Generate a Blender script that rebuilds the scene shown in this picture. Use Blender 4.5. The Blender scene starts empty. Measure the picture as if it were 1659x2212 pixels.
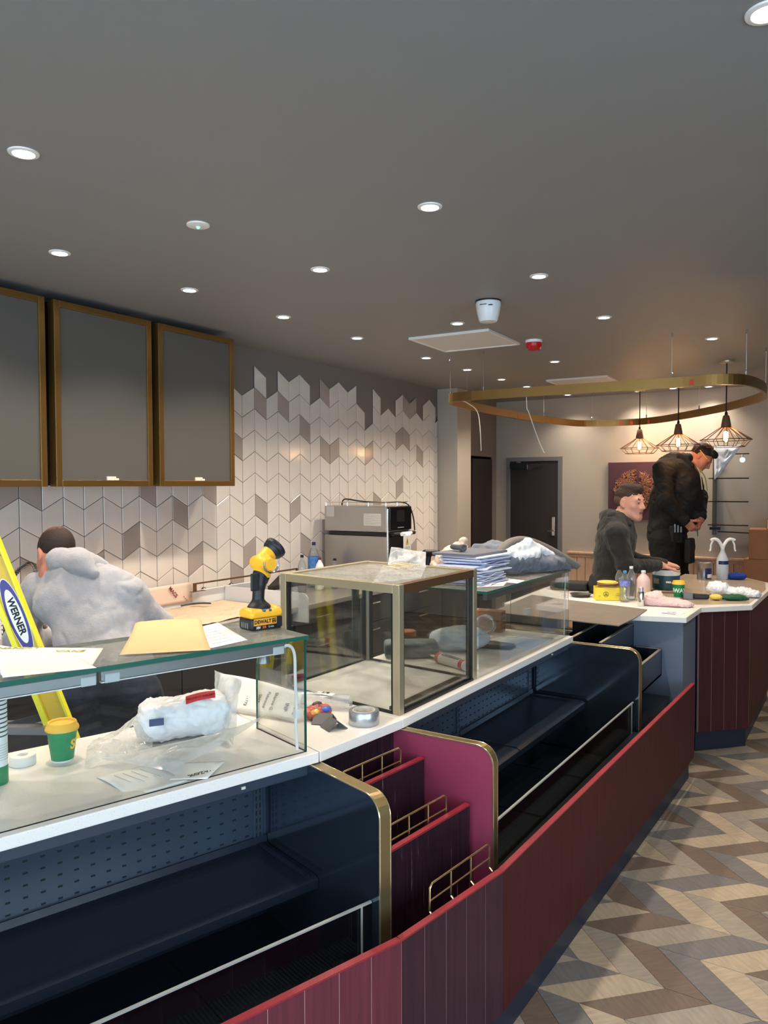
import bpy, math, random
import numpy as np
from mathutils import Vector, Matrix
random.seed(7)
C = bpy.context.scene
COL = C.collection
R = math.radians

# ------------------------------------------------------------------ camera, world, light, exposure
cam = bpy.data.cameras.new('camera')
cam.sensor_fit = 'HORIZONTAL'; cam.sensor_width = 36.0; cam.lens = 36.0 * 1661 / 1659
cam.clip_start = 0.05
camo = bpy.data.objects.new('camera', cam); COL.objects.link(camo)
camo.matrix_world = Matrix.Translation((0, 0, 1.75)) @ Matrix.Rotation(R(32.1), 4, 'Z') @ Matrix.Rotation(R(90 - 1.97), 4, 'X') @ Matrix.Rotation(R(-0.19), 4, 'Z')
C.camera = camo

C.view_settings.view_transform = 'Standard'
C.view_settings.look = 'None'
C.view_settings.gamma = 1.0
C.view_settings.use_curve_mapping = False
C.view_settings.exposure = 0.0

w = bpy.data.worlds.new('sky'); C.world = w; w.use_nodes = True
wb = w.node_tree.nodes['Background']
wb.inputs['Color'].default_value = (0.66, 0.83, 1.0, 1); wb.inputs['Strength'].default_value = 7.6

def lamp(name, kind, loc, energy, color, **kw):
    l = bpy.data.lights.new(name, kind); l.energy = energy; l.color = color
    for k, v in kw.items(): setattr(l, k, v)
    o = bpy.data.objects.new(name, l); COL.objects.link(o); o.location = loc
    return o
# daylight through the shop front (behind the camera) enters as sky light; the area lamp is its portal
po = lamp('shopfront_daylight_portal', 'AREA', (-0.3, -2.62, 1.4), 1, (1, 1, 1), shape='RECTANGLE', size=6.4, size_y=2.5)
po.rotation_euler = (R(90), 0, 0)
po.data.cycles.is_portal = True
po2 = lamp('added_side_window_portal', 'AREA', (2.97, -0.25, 1.45), 1, (1, 1, 1), shape='RECTANGLE', size=2.1, size_y=3.9)  # portal of an unseen side window, added to light the case interiors
po2.rotation_euler = (0, R(90), 0)
po2.data.cycles.is_portal = True

WARM = (1.0, 0.85, 0.68)
LIGHT_W = 29.0      # each ceiling downlight
BULB_W = 9.0        # each pendant bulb

# ------------------------------------------------------------------ helpers
def lin(c):
    c = c / 255.0
    return c / 12.92 if c <= 0.04045 else ((c + 0.055) / 1.055) ** 2.4
def rgb(r, g, b): return (lin(r), lin(g), lin(b), 1)

_m = {}
def mat(name, col, rough=0.5, metal=0.0, spec=0.5, bump=0.0, bscale=60.0, var=0.0, vscale=6.0, stretch=None, emit=0.0, alpha=None, sheen=0.0, coat=0.0, trans=0.0, ior=1.45, speck=None):
    if name in _m: return _m[name]
    m = bpy.data.materials.new(name); m.use_nodes = True; nt = m.node_tree; N = nt.nodes; L = nt.links
    b = N['Principled BSDF']
    b.inputs['Base Color'].default_value = col; b.inputs['Roughness'].default_value = rough
    b.inputs['Metallic'].default_value = metal; b.inputs['Specular IOR Level'].default_value = spec
    b.inputs['IOR'].default_value = ior
    if coat: b.inputs['Coat Weight'].default_value = coat; b.inputs['Coat Roughness'].default_value = 0.08
    if trans: b.inputs['Transmission Weight'].default_value = trans
    if sheen: b.inputs['Sheen Weight'].default_value = sheen
    if alpha is not None: b.inputs['Alpha'].default_value = alpha
    if emit:
        b.inputs['Emission Color'].default_value = col; b.inputs['Emission Strength'].default_value = emit
    co = None
    def coords():
        nonlocal co
        if co is None:
            tc = N.new('ShaderNodeTexCoord'); mp = N.new('ShaderNodeMapping')
            L.new(tc.outputs['Object'], mp.inputs['Vector'])
            if stretch: mp.inputs['Scale'].default_value = stretch
            co = mp.outputs['Vector']
        return co
    if var:
        n = N.new('ShaderNodeTexNoise'); n.inputs['Scale'].default_value = vscale; n.inputs['Detail'].default_value = 5
        L.new(coords(), n.inputs['Vector'])
        r = N.new('ShaderNodeValToRGB'); L.new(n.outputs['Fac'], r.inputs['Fac'])
        lo = tuple(max(0, c * (1 - var)) for c in col[:3]) + (1,); hi = tuple(min(1, c * (1 + var)) for c in col[:3]) + (1,)
        r.color_ramp.elements[0].position = 0.3; r.color_ramp.elements[1].position = 0.7
        r.color_ramp.elements[0].color = lo; r.color_ramp.elements[1].color = hi
        L.new(r.outputs['Color'], b.inputs['Base Color'])
    if speck:
        v = N.new('ShaderNodeTexVoronoi'); v.inputs['Scale'].default_value = speck[0]; L.new(coords(), v.inputs['Vector'])
        r = N.new('ShaderNodeValToRGB'); L.new(v.outputs['Distance'], r.inputs['Fac'])
        r.color_ramp.elements[0].position = 0.12; r.color_ramp.elements[1].position = 0.2
        r.color_ramp.elements[0].color = speck[1]; r.color_ramp.elements[1].color = col
        L.new(r.outputs['Color'], b.inputs['Base Color'])
    if bump:
        n = N.new('ShaderNodeTexNoise'); n.inputs['Scale'].default_value = bscale; n.inputs['Detail'].default_value = 4
        L.new(coords(), n.inputs['Vector'])
        bp = N.new('ShaderNodeBump'); bp.inputs['Strength'].default_value = bump; bp.inputs['Distance'].default_value = 0.01
        L.new(n.outputs['Fac'], bp.inputs['Height']); L.new(bp.outputs['Normal'], b.inputs['Normal'])
    _m[name] = m
    return m

def thin_glass(name, tint=(0.975, 0.99, 0.985), boost=1.0, rough=0.0, base=0.03, haze=0.0, hcol=(0.8, 0.84, 0.86)):
    # clear sheet: fresnel mix of see-through and mirror; optional dusty film
    if name in _m: return _m[name]
    m = bpy.data.materials.new(name); m.use_nodes = True; nt = m.node_tree; N = nt.nodes; L = nt.links
    N.remove(N['Principled BSDF']); out = N['Material Output']
    t = N.new('ShaderNodeBsdfTransparent'); t.inputs['Color'].default_value = tint + (1,)
    g = N.new('ShaderNodeBsdfGlossy'); g.inputs['Roughness'].default_value = rough
    lw = N.new('ShaderNodeLayerWeight'); lw.inputs['Blend'].default_value = 0.25
    ma = N.new('ShaderNodeMath'); ma.operation = 'MULTIPLY_ADD'; ma.inputs[1].default_value = 0.45 * boost; ma.inputs[2].default_value = base
    L.new(lw.outputs['Fresnel'], ma.inputs[0])
    mx = N.new('ShaderNodeMixShader'); L.new(ma.outputs[0], mx.inputs['Fac']); L.new(t.outputs[0], mx.inputs[1]); L.new(g.outputs[0], mx.inputs[2])
    last = mx
    if haze:
        d = N.new('ShaderNodeBsdfDiffuse'); d.inputs['Color'].default_value = hcol + (1,)
        tl = N.new('ShaderNodeBsdfTranslucent'); tl.inputs['Color'].default_value = hcol + (1,)
        m0 = N.new('ShaderNodeMixShader'); m0.inputs['Fac'].default_value = 0.4; L.new(d.outputs[0], m0.inputs[1]); L.new(tl.outputs[0], m0.inputs[2])
        tc = N.new('ShaderNodeTexCoord'); n = N.new('ShaderNodeTexNoise'); n.inputs['Scale'].default_value = 14; n.inputs['Detail'].default_value = 6
        L.new(tc.outputs['Object'], n.inputs['Vector'])
        mm = N.new('ShaderNodeMath'); mm.operation = 'MULTIPLY'; mm.inputs[1].default_value = haze * 2; L.new(n.outputs['Fac'], mm.inputs[0])
        m2 = N.new('ShaderNodeMixShader'); L.new(mm.outputs[0], m2.inputs['Fac']); L.new(mx.outputs[0], m2.inputs[1]); L.new(m0.outputs[0], m2.inputs[2])
        last = m2
    L.new(last.outputs[0], out.inputs['Surface'])
    _m[name] = m
    return m

def wood(name, c1, c2, rough=0.45, scale=(60, 60, 2.5), streak=None, bump=0.15):
    # long-grained stain, grain along local z
    if name in _m: return _m[name]
    m = mat(name, c1, rough); nt = m.node_tree; N = nt.nodes; L = nt.links; b = N['Principled BSDF']
    tc = N.new('ShaderNodeTexCoord'); mp = N.new('ShaderNodeMapping'); mp.inputs['Scale'].default_value = scale
    L.new(tc.outputs['Object'], mp.inputs['Vector'])
    n = N.new('ShaderNodeTexNoise'); n.inputs['Scale'].default_value = 1.0; n.inputs['Detail'].default_value = 8; n.inputs['Roughness'].default_value = 0.6
    L.new(mp.outputs['Vector'], n.inputs['Vector'])
    r = N.new('ShaderNodeValToRGB'); r.color_ramp.elements[0].color = c1; r.color_ramp.elements[1].color = c2
    r.color_ramp.elements[0].position = 0.38; r.color_ramp.elements[1].position = 0.66
    L.new(n.outputs['Fac'], r.inputs['Fac'])
    if streak:
        e = r.color_ramp.elements.new(0.71); e.color = streak
    L.new(r.outputs['Color'], b.inputs['Base Color'])
    if bump:
        bp = N.new('ShaderNodeBump'); bp.inputs['Strength'].default_value = bump; bp.inputs['Distance'].default_value = 0.004
        L.new(n.outputs['Fac'], bp.inputs['Height']); L.new(bp.outputs['Normal'], b.inputs['Normal'])
    return m

class MB:
    """collects geometry, then links it as ONE mesh object"""
    def __init__(s): s.v = []; s.f = []; s.m = []
    def add(s, vs, fs, mi=0):
        o = len(s.v); s.v += [tuple(v) for v in vs]; s.f += [tuple(i + o for i in f) for f in fs]; s.m += [mi] * len(fs); return s
    def hexa(s, p, mi=0):      # 8 points: bottom ring 0-3, top ring 4-7
        return s.add(p, [(3, 2, 1, 0), (4, 5, 6, 7), (0, 1, 5, 4), (1, 2, 6, 5), (2, 3, 7, 6), (3, 0, 4, 7)], mi)
    def box(s, x0, x1, y0, y1, z0, z1, mi=0):
        return s.hexa([(x0, y0, z0), (x1, y0, z0), (x1, y1, z0), (x0, y1, z0), (x0, y0, z1), (x1, y0, z1), (x1, y1, z1), (x0, y1, z1)], mi)
    def beam(s, p, q, wd, ht, mi=0, up=(0, 0, 1)):
        p = Vector(p); q = Vector(q); d = (q - p).normalized(); u = Vector(up)
        if abs(d.dot(u)) > 0.99: u = Vector((0, 1, 0))
        sd = d.cross(u).normalized(); u = sd.cross(d).normalized()
        a = sd * wd / 2; b = u * ht / 2
        return s.hexa([p - a - b, p + a - b, q + a - b, q - a - b, p - a + b, p + a + b, q + a + b, q - a + b], mi)
    def prism(s, poly, z0, z1, mi=0, mside=None, mbot=None):
        n = len(poly); o = len(s.v)
        A = sum(poly[i][0] * poly[(i + 1) % n][1] - poly[(i + 1) % n][0] * poly[i][1] for i in range(n))
        if A < 0: poly = poly[::-1]
        s.v += [(x, y, z0) for x, y in poly] + [(x, y, z1) for x, y in poly]
        s.f += [tuple(range(o + n - 1, o - 1, -1)), tuple(range(o + n, o + 2 * n))]; s.m += [mi if mbot is None else mbot, mi]
        for i in range(n):
            j = (i + 1) % n; s.f.append((o + i, o + j, o + n + j, o + n + i)); s.m.append(mi if mside is None else mside)
        return s
    def lathe(s, prof, seg=24, c=(0, 0, 0), mi=0, cap=True, jag=None):
        o = len(s.v); n = len(prof)
        for r, z in prof:
            for k in range(seg):
                a = 2 * math.pi * k / seg
                s.v.append((c[0] + r * math.cos(a), c[1] + r * math.sin(a), c[2] + z))
        for i in range(n - 1):
            for k in range(seg):
                j = (k + 1) % seg
                s.f.append((o + i * seg + k, o + i * seg + j, o + (i + 1) * seg + j, o + (i + 1) * seg + k)); s.m.append(mi)
        if cap:
            if prof[0][0] > 1e-6: s.f.append(tuple(o + k for k in range(seg - 1, -1, -1))); s.m.append(mi)
            if prof[-1][0] > 1e-6: s.f.append(tuple(o + (n - 1) * seg + k for k in range(seg))); s.m.append(mi)
        return s
    def tube(s, pts, r, seg=8, mi=0, closed=False, flat=None):
        P = [Vector(p) for p in pts]; n = len(P); o = len(s.v); up = Vector((0, 0, 1)); prev = None
        rr = r if isinstance(r, (list, tuple)) else [r] * n
        for i in range(n):
            if closed: d = P[(i + 1) % n] - P[i - 1]
            else: d = P[min(i + 1, n - 1)] - P[max(i - 1, 0)]
            d.normalize()
            if prev is None:
                a = d.cross(up)
                if a.length < 1e-3: a = d.cross(Vector((1, 0, 0)))
            else:
                a = prev - d * prev.dot(d)
                if a.length < 1e-4: a = d.cross(up)
            a.normalize(); prev = a; b = d.cross(a).normalized()
            for k in range(seg):
                t = 2 * math.pi * k / seg
                s.v.append(tuple(P[i] + (a * math.cos(t) + b * math.sin(t) * (flat or 1)) * rr[i]))
        for i in range(n if closed else n - 1):
            i2 = (i + 1) % n
            for k in range(seg):
                j = (k + 1) % seg
                s.f.append((o + i * seg + k, o + i2 * seg + k, o + i2 * seg + j, o + i * seg + j)); s.m.append(mi)
        if not closed:
            s.f.append(tuple(o + k for k in range(seg))); s.m.append(mi)
            s.f.append(tuple(o + (n - 1) * seg + k for k in range(seg - 1, -1, -1))); s.m.append(mi)
        return s
    def grid(s, nu, nv, fn, mi=0, closed_u=False):
        o = len(s.v)
        for j in range(nv + 1):
            for i in range(nu + (0 if closed_u else 1)): s.v.append(tuple(fn(i / nu, j / nv)))
        W = nu if closed_u else nu + 1
        for j in range(nv):
            for i in range(nu):
                i2 = (i + 1) % W
                s.f.append((o + j * W + i, o + j * W + i2, o + (j + 1) * W + i2, o + (j + 1) * W + i)); s.m.append(mi)
        return s
    def ball(s, c, r, seg=16, rings=10, mi=0):
        rx, ry, rz = (r, r, r) if not isinstance(r, (tuple, list)) else r
        return s.lathe([(max(1e-5, math.sin(math.pi * i / rings)), -math.cos(math.pi * i / rings)) for i in range(rings + 1)], seg, mi=mi, cap=False)._last((rings + 1) * seg, lambda v: (c[0] + v[0] * rx, c[1] + v[1] * ry, c[2] + v[2] * rz))
    def _last(s, n, fn):
        s.v[-n:] = [fn(v) for v in s.v[-n:]]; return s
    def xf(s, M, start=0):
        s.v[start:] = [tuple(M @ Vector(v)) for v in s.v[start:]]; return s
    def build(s, name, mats, parent=None, smooth=False, bevel=0.0, loc=None, rz=0.0, rot=None, solid=0.0, subsurf=0, seg=2, angle=40):
        me = bpy.data.meshes.new(name); me.from_pydata(s.v, [], s.f); me.validate()
        if not isinstance(mats, (list, tuple)): mats = [mats]
        for m in mats: me.materials.append(m)
        if len(mats) > 1 and len(me.polygons) == len(s.m): me.polygons.foreach_set('material_index', s.m)
        if smooth:
            me.polygons.foreach_set('use_smooth', [True] * len(me.polygons))
            if angle < 180: me.set_sharp_from_angle(angle=R(angle))
        me.update()
        o = bpy.data.objects.new(name, me); COL.objects.link(o)
        if parent: o.parent = parent
        if loc is not None: o.location = loc
        if rot is not None: o.rotation_euler = rot
        elif rz: o.rotation_euler = (0, 0, rz)
        if solid:
            md = o.modifiers.new('thickness', 'SOLIDIFY'); md.thickness = solid; md.offset = 0
        if subsurf:
            md = o.modifiers.new('sub', 'SUBSURF'); md.levels = subsurf; md.render_levels = subsurf
        if bevel:
            md = o.modifiers.new('bevel', 'BEVEL'); md.width = bevel; md.segments = seg; md.limit_method = 'ANGLE'; md.angle_limit = R(40)
        return o

def tag(o, label=None, cat=None, group=None, kind=None):
    if label: o['label'] = label
    if cat: o['category'] = cat
    if group: o['group'] = group
    if kind: o['kind'] = kind
    return o
def thing(name, label, cat, loc=(0, 0, 0), rz=0.0, group=None):
    o = bpy.data.objects.new(name, None); COL.objects.link(o); o.location = loc; o.rotation_euler = (0, 0, rz); o.empty_display_size = 0.1
    return tag(o, label, cat, group)
def struct(o): o['kind'] = 'structure'; return o
def copy_tree(o, parent=None):
    c = o.copy(); COL.objects.link(c)
    if parent: c.parent = parent
    for ch in o.children: copy_tree(ch, c)
    return c
def text_mesh(body, size, depth=0.0006, align='CENTER', bold=0.0):
    cu = bpy.data.curves.new('t', 'FONT'); cu.body = body; cu.size = size; cu.extrude = depth; cu.align_x = align; cu.align_y = 'CENTER'; cu.offset = bold; cu.resolution_u = 3
    o = bpy.data.objects.new('t', cu); COL.objects.link(o)
    bpy.context.view_layer.update()
    me = bpy.data.meshes.new_from_object(o.evaluated_get(bpy.context.evaluated_depsgraph_get()))
    bpy.data.objects.remove(o); bpy.data.curves.remove(cu)
    return me
def text(body, size, m, parent, loc, rot=(0, 0, 0), depth=0.0006, align='CENTER', bold=0.0, name='lettering', matrix=None, wrap=None):
    me = text_mesh(body, size, depth, align, bold); me.materials.append(m)
    if wrap:               # wrap = (radius at height, angle0, taper): bend round a vertical cup
        r0, a0, tp = wrap
        for v in me.vertices:
            x, y, z = v.co; r = r0 + tp * y + z; a = a0 + x / r0
            v.co = (r * math.cos(a), r * math.sin(a), y)
    o = bpy.data.objects.new(name, me); COL.objects.link(o); o.parent = parent
    if matrix is not None: o.matrix_local = matrix
    else: o.location = loc; o.rotation_euler = rot
    return o

# smooth 3d noise for cloth and crumpled film (vectorised sums of warped sines)
def crease(P, f, seed=0):
    return 1.0 - 2.2 * np.minimum(np.abs(wob(P, f, seed)), np.abs(wob(P, f * 1.6, seed + 77)) + 0.12)
def wob(P, f, seed=0):
    f = f * 3.2; P = np.asarray(P, float); r = np.random.RandomState(seed); out = np.zeros(len(P))
    Q = P.copy()
    for k in range(5):
        d = r.normal(size=(3,)); d /= np.linalg.norm(d); e = r.normal(size=(3,)); e /= np.linalg.norm(e)
        Q = Q + 0.25 / f * np.outer(np.sin(Q @ e * f * 1.7 + r.rand() * 6), d)
        out += np.sin(Q @ d * f * (0.7 + 0.35 * k) + r.rand() * 6.28) / (1 + 0.5 * k)
    return out / 2.5

# implicit solids -> one smooth skin (surface nets)
def sdf_mesh(prims, vox, k=0.02):
    """prims: (kind, ...) with kind cap(a,b,ra,rb) | ell(c,r[,M]) | box(c,h,round[,M]); prefix '-' subtracts; last item dict(k=..)"""
    bbs = []
    for p in prims:
        if p[0][0] == '-': continue
        if p[0] == 'cap':
            a, b, ra, rb = map(np.array, p[1:5]); r = max(ra, rb); bbs.append((np.minimum(a, b) - r, np.maximum(a, b) + r))
        elif p[0] == 'ell': c = np.array(p[1]); r = max(p[2]); bbs.append((c - r, c + r))
        else: c = np.array(p[1]); r = np.linalg.norm(p[2]); bbs.append((c - r, c + r))
    lo = np.min([b[0] for b in bbs], 0) - 3 * vox; hi = np.max([b[1] for b in bbs], 0) + 3 * vox
    n = np.ceil((hi - lo) / vox).astype(int) + 1
    F = np.full(n, 1.0, np.float32)
    ax = [lo[i] + vox * np.arange(n[i]) for i in range(3)]
    for p in prims:
        sub = p[0][0] == '-'; kd = p[0].lstrip('-'); kk = k
        if isinstance(p[-1], dict): kk = p[-1].get('k', k)
        M = None
        if kd == 'cap':
            a, b = np.array(p[1], float), np.array(p[2], float); ra, rb = p[3], p[4]; r = max(ra, rb); bl, bh = np.minimum(a, b) - r, np.maximum(a, b) + r
        elif kd == 'ell':
            c = np.array(p[1], float); rr = np.array(p[2], float); r = rr.max(); bl, bh = c - r, c + r
            if len(p) > 3 and not isinstance(p[3], dict): M = np.array(p[3], float)
        else:
            c = np.array(p[1], float); hh = np.array(p[2], float); rnd = p[3]; r = np.linalg.norm(hh); bl, bh = c - r, c + r
            if len(p) > 4 and not isinstance(p[4], dict): M = np.array(p[4], float)
        mg = kk * 1.2 + 3 * vox
        i0 = np.clip(np.floor((bl - mg - lo) / vox).astype(int), 0, n - 1); i1 = np.clip(np.ceil((bh + mg - lo) / vox).astype(int) + 1, 1, n)
        if np.any(i1 <= i0): continue
        X = ax[0][i0[0]:i1[0], None, None]; Y = ax[1][None, i0[1]:i1[1], None]; Z = ax[2][None, None, i0[2]:i1[2]]
        if kd == 'cap':
            d = b - a; L2 = max(d @ d, 1e-12)
            t = np.clip(((X - a[0]) * d[0] + (Y - a[1]) * d[1] + (Z - a[2]) * d[2]) / L2, 0, 1)
            D = np.sqrt((X - a[0] - t * d[0]) ** 2 + (Y - a[1] - t * d[1]) ** 2 + (Z - a[2] - t * d[2]) ** 2) - (ra + (rb - ra) * t)
        else:
            x, y, z = X - c[0], Y - c[1], Z - c[2]
            if M is not None:
                x, y, z = (M[0][0] * x + M[1][0] * y + M[2][0] * z), (M[0][1] * x + M[1][1] * y + M[2][1] * z), (M[0][2] * x + M[1][2] * y + M[2][2] * z)
            if kd == 'ell':
                q = np.sqrt((x / rr[0]) ** 2 + (y / rr[1]) ** 2 + (z / rr[2]) ** 2)
                g = np.sqrt((x / rr[0] ** 2) ** 2 + (y / rr[1] ** 2) ** 2 + (z / rr[2] ** 2) ** 2) + 1e-9
                D = q * (q - 1) / g
            else:
                qx, qy, qz = np.abs(x) - hh[0] + rnd, np.abs(y) - hh[1] + rnd, np.abs(z) - hh[2] + rnd
                D = np.sqrt(np.maximum(qx, 0) ** 2 + np.maximum(qy, 0) ** 2 + np.maximum(qz, 0) ** 2) + np.minimum(np.maximum(qx, np.maximum(qy, qz)), 0) - rnd
        S = F[i0[0]:i1[0], i0[1]:i1[1], i0[2]:i1[2]]; D = D.astype(np.float32)
        if sub:
            h = np.maximum(kk - np.abs(S + D), 0) / kk if kk > 0 else 0
            S[...] = np.maximum(S, -D) + h * h * kk * 0.25
        else:
            h = np.maximum(kk - np.abs(S - D), 0) / kk if kk > 0 else 0
            S[...] = np.minimum(S, D) - h * h * kk * 0.25
    ins = F < 0
    cnt = np.zeros(n - 1, np.int8)
    for dx in (0, 1):
        for dy in (0, 1):
            for dz in (0, 1): cnt += ins[dx:n[0] - 1 + dx, dy:n[1] - 1 + dy, dz:n[2] - 1 + dz]
    cells = np.argwhere((cnt > 0) & (cnt < 8)); idx = np.full(n - 1, -1, np.int32); idx[tuple(cells.T)] = np.arange(len(cells))
    acc = np.zeros((len(cells), 3)); num = np.zeros(len(cells))
    corners = [(0, 0, 0), (1, 0, 0), (0, 1, 0), (1, 1, 0), (0, 0, 1), (1, 0, 1), (0, 1, 1), (1, 1, 1)]
    val = [F[cells[:, 0] + c[0], cells[:, 1] + c[1], cells[:, 2] + c[2]] for c in corners]
    for i in range(8):
        for j in range(i + 1, 8):
            ca, cb = np.array(corners[i]), np.array(corners[j])
            if np.abs(ca - cb).sum() != 1: continue
            m = (val[i] < 0) != (val[j] < 0); t = np.where(m, val[i] / np.where(val[i] == val[j], 1, val[i] - val[j]), 0)
            acc += np.where(m[:, None], ca + t[:, None] * (cb - ca), 0); num += m
    V = lo + (cells + acc / np.maximum(num, 1)[:, None]) * vox
    faces = []
    for axis in range(3):
        o1, o2 = [(1, 2), (2, 0), (0, 1)][axis]
        A = np.moveaxis(ins, axis, 0); e = np.argwhere(A[:-1] != A[1:]); 
        order = [0, 0, 0]
        pos = np.zeros((len(e), 3), int); rest = [i for i in range(3) if i != axis]
        pos[:, axis] = e[:, 0]; pos[:, rest[0]] = e[:, 1]; pos[:, rest[1]] = e[:, 2]
        ok = (pos[:, o1] > 0) & (pos[:, o2] > 0) & (pos[:, o1] < n[o1] - 1) & (pos[:, o2] < n[o2] - 1)
        pos = pos[ok]; s = ins[tuple(pos.T)]
        q = []
        for d1, d2 in ((-1, -1), (0, -1), (0, 0), (-1, 0)):
            c = pos.copy(); c[:, o1] += d1; c[:, o2] += d2; q.append(idx[tuple(c.T)])
        q = np.stack(q, 1); q[~s] = q[~s][:, ::-1]; faces.append(q)
    Fq = np.concatenate(faces); Fq = Fq[(Fq >= 0).all(1)]
    return V, Fq
def relax(V, Fq, it=1, w=0.5):
    for _ in range(it):
        S = np.zeros_like(V); c = np.zeros(len(V))
        for a in range(4):
            b = (a + 1) % 4
            np.add.at(S, Fq[:, a], V[Fq[:, b]]); np.add.at(c, Fq[:, a], 1)
            np.add.at(S, Fq[:, b], V[Fq[:, a]]); np.add.at(c, Fq[:, b], 1)
        V = V * (1 - w) + w * S / np.maximum(c, 1)[:, None]
    return V
def vnormals(V, Fq):
    nn = np.cross(V[Fq[:, 2]] - V[Fq[:, 0]], V[Fq[:, 3]] - V[Fq[:, 1]]); N = np.zeros_like(V)
    for a in range(4): np.add.at(N, Fq[:, a], nn)
    return N / (np.linalg.norm(N, axis=1)[:, None] + 1e-9)
def sdf_obj(name, prims, vox, m, parent=None, k=0.02, loc=None, rz=0.0, rot=None, it=1, disp=None, post=None):
    """disp = list of (amplitude, frequency, seed[, stretch]) normal displacement"""
    V, Fq = sdf_mesh(prims, vox, k)
    V = relax(V, Fq, it)
    if disp:
        N = vnormals(V, Fq)
        for d in disp:
            if len(d) > 3 and d[3] == 'c': V = V + N * (d[0] * crease(V, d[1], d[2]))[:, None]; continue
            P = V * np.array(d[3]) if len(d) > 3 else V
            V = V + N * (d[0] * wob(P, d[1], d[2]))[:, None]
    if post is not None: V = post(V)
    me = bpy.data.meshes.new(name)
    me.vertices.add(len(V)); me.vertices.foreach_set('co', V.astype(np.float32).ravel())
    me.loops.add(Fq.size); me.loops.foreach_set('vertex_index', Fq.astype(np.int32).ravel())
    me.polygons.add(len(Fq)); me.polygons.foreach_set('loop_start', np.arange(0, Fq.size, 4, dtype=np.int32))
    me.polygons.foreach_set('use_smooth', np.ones(len(Fq), bool))
    me.update(calc_edges=True); me.validate()
    me.materials.append(m)
    o = bpy.data.objects.new(name, me); COL.objects.link(o)
    if parent: o.parent = parent
    if loc is not None: o.location = loc
    if rot is not None: o.rotation_euler = rot
    elif rz: o.rotation_euler = (0, 0, rz)
    return o
def frame(o, x, n):   # 4x4: local x axis along x, local y along n (unit 2d), z up
    return Matrix(((x[0], n[0], 0, o[0]), (x[1], n[1], 0, o[1]), (0, 0, 1, o[2]), (0, 0, 0, 1)))
# ------------------------------------------------------------------ materials
M = {}
M['ceil'] = mat('ceiling_paint', rgb(132, 132, 132), 0.55, bump=0.02, bscale=180)
M['wall'] = mat('grey_wall_paint', rgb(120, 113, 108), 0.6, bump=0.03, bscale=150)
M['bwall'] = mat('greige_wall_paint', rgb(166, 158, 147), 0.6, bump=0.03, bscale=150)
M['tile'] = mat('white_glazed_tile', rgb(212, 205, 198), 0.12, var=0.03, vscale=3)
M['gtile'] = mat('grey_glazed_tile', rgb(163, 152, 145), 0.12, var=0.04, vscale=3)
M['grout'] = mat('tile_grout', rgb(70, 64, 60), 0.9)
M['gold'] = mat('brushed_brass', rgb(150, 116, 66), 0.34, 0.85, bump=0.03, bscale=300)
M['champ'] = mat('champagne_metal', rgb(176, 166, 138), 0.38, 0.6, bump=0.02, bscale=300)
M['bronze'] = mat('bronze_metal', rgb(112, 84, 58), 0.42, 0.6)
M['beadgold'] = mat('polished_bead', rgb(226, 208, 168), 0.2, 0.9)
M['chrome'] = mat('chrome', rgb(215, 215, 216), 0.12, 1.0)
M['steel'] = mat('brushed_steel', rgb(176, 170, 165), 0.33, 0.9, stretch=(1, 1, 40), bump=0.04, bscale=20)
M['board'] = mat('menu_board_film', rgb(88, 86, 82), 0.42, bump=0.02, bscale=200)
M['black'] = mat('black_plastic', rgb(22, 22, 24), 0.4)
M['dark'] = mat('dark_recess', rgb(12, 12, 14), 0.7)
M['slate'] = mat('slate_blue_laminate', rgb(102, 113, 130), 0.42, bump=0.02, bscale=200)
M['kick'] = mat('dark_blue_kick', rgb(30, 38, 54), 0.45)
M['navy'] = mat('navy_powder_coat', rgb(50, 60, 73), 0.3, coat=0.2)
M['deck'] = mat('dark_shelf_coat', rgb(28, 35, 46), 0.28, coat=0.4)
M['mirrorpanel'] = mat('dark_mirror_panel', rgb(120, 138, 156), 0.1, 0.95)
M['maroon'] = wood('maroon_stained_plank', rgb(60, 20, 23), rgb(72, 25, 29), 0.55, (70, 70, 3), bump=0.1)
M['maroon'].node_tree.nodes['Principled BSDF'].inputs['Specular IOR Level'].default_value = 0.25
M['maroontop'] = mat('maroon_edge', rgb(140, 36, 48), 0.4, var=0.1, vscale=30)
M['rackwood'] = wood('plum_stained_oak', rgb(28, 14, 24), rgb(44, 21, 34), 0.45, (110, 110, 4), streak=rgb(150, 120, 130), bump=0.3)
M['burg'] = mat('burgundy_laminate', rgb(142, 54, 80), 0.45, bump=0.02, bscale=200)
M['slab'] = mat('white_quartz', rgb(232, 228, 222), 0.28, speck=(150, rgb(205, 200, 194)))
M['tan'] = mat('dusty_worktop', rgb(190, 172, 150), 0.16, var=0.06, vscale=5)
M['glass'] = thin_glass('clear_glass')
M['gedge'] = mat('green_glass_edge', rgb(28, 92, 78), 0.15, coat=0.6)
M['topglass'] = thin_glass('dusty_glass_top', tint=(0.90, 0.93, 0.92), boost=1.0, rough=0.05, base=0.05, haze=0.30, hcol=(0.60, 0.60, 0.58))
M['cream'] = mat('cream_paint', rgb(222, 214, 200), 0.5)
M['white'] = mat('white_plastic', rgb(235, 235, 233), 0.4)
M['paper'] = mat('white_paper', rgb(240, 239, 236), 0.8)
M['cabdark'] = mat('charcoal_cabinet', rgb(62, 60, 62), 0.4, bump=0.02, bscale=200)
M['door'] = mat('black_door_laminate', rgb(44, 38, 38), 0.5)
M['frameg'] = mat('grey_door_frame', rgb(108, 106, 108), 0.5)
M['oak'] = wood('pale_oak', rgb(196, 160, 136), rgb(216, 182, 156), 0.45, (50, 50, 3), bump=0.1)
M['card'] = mat('brown_cardboard', rgb(150, 104, 74), 0.8, var=0.06, vscale=8)

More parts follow.
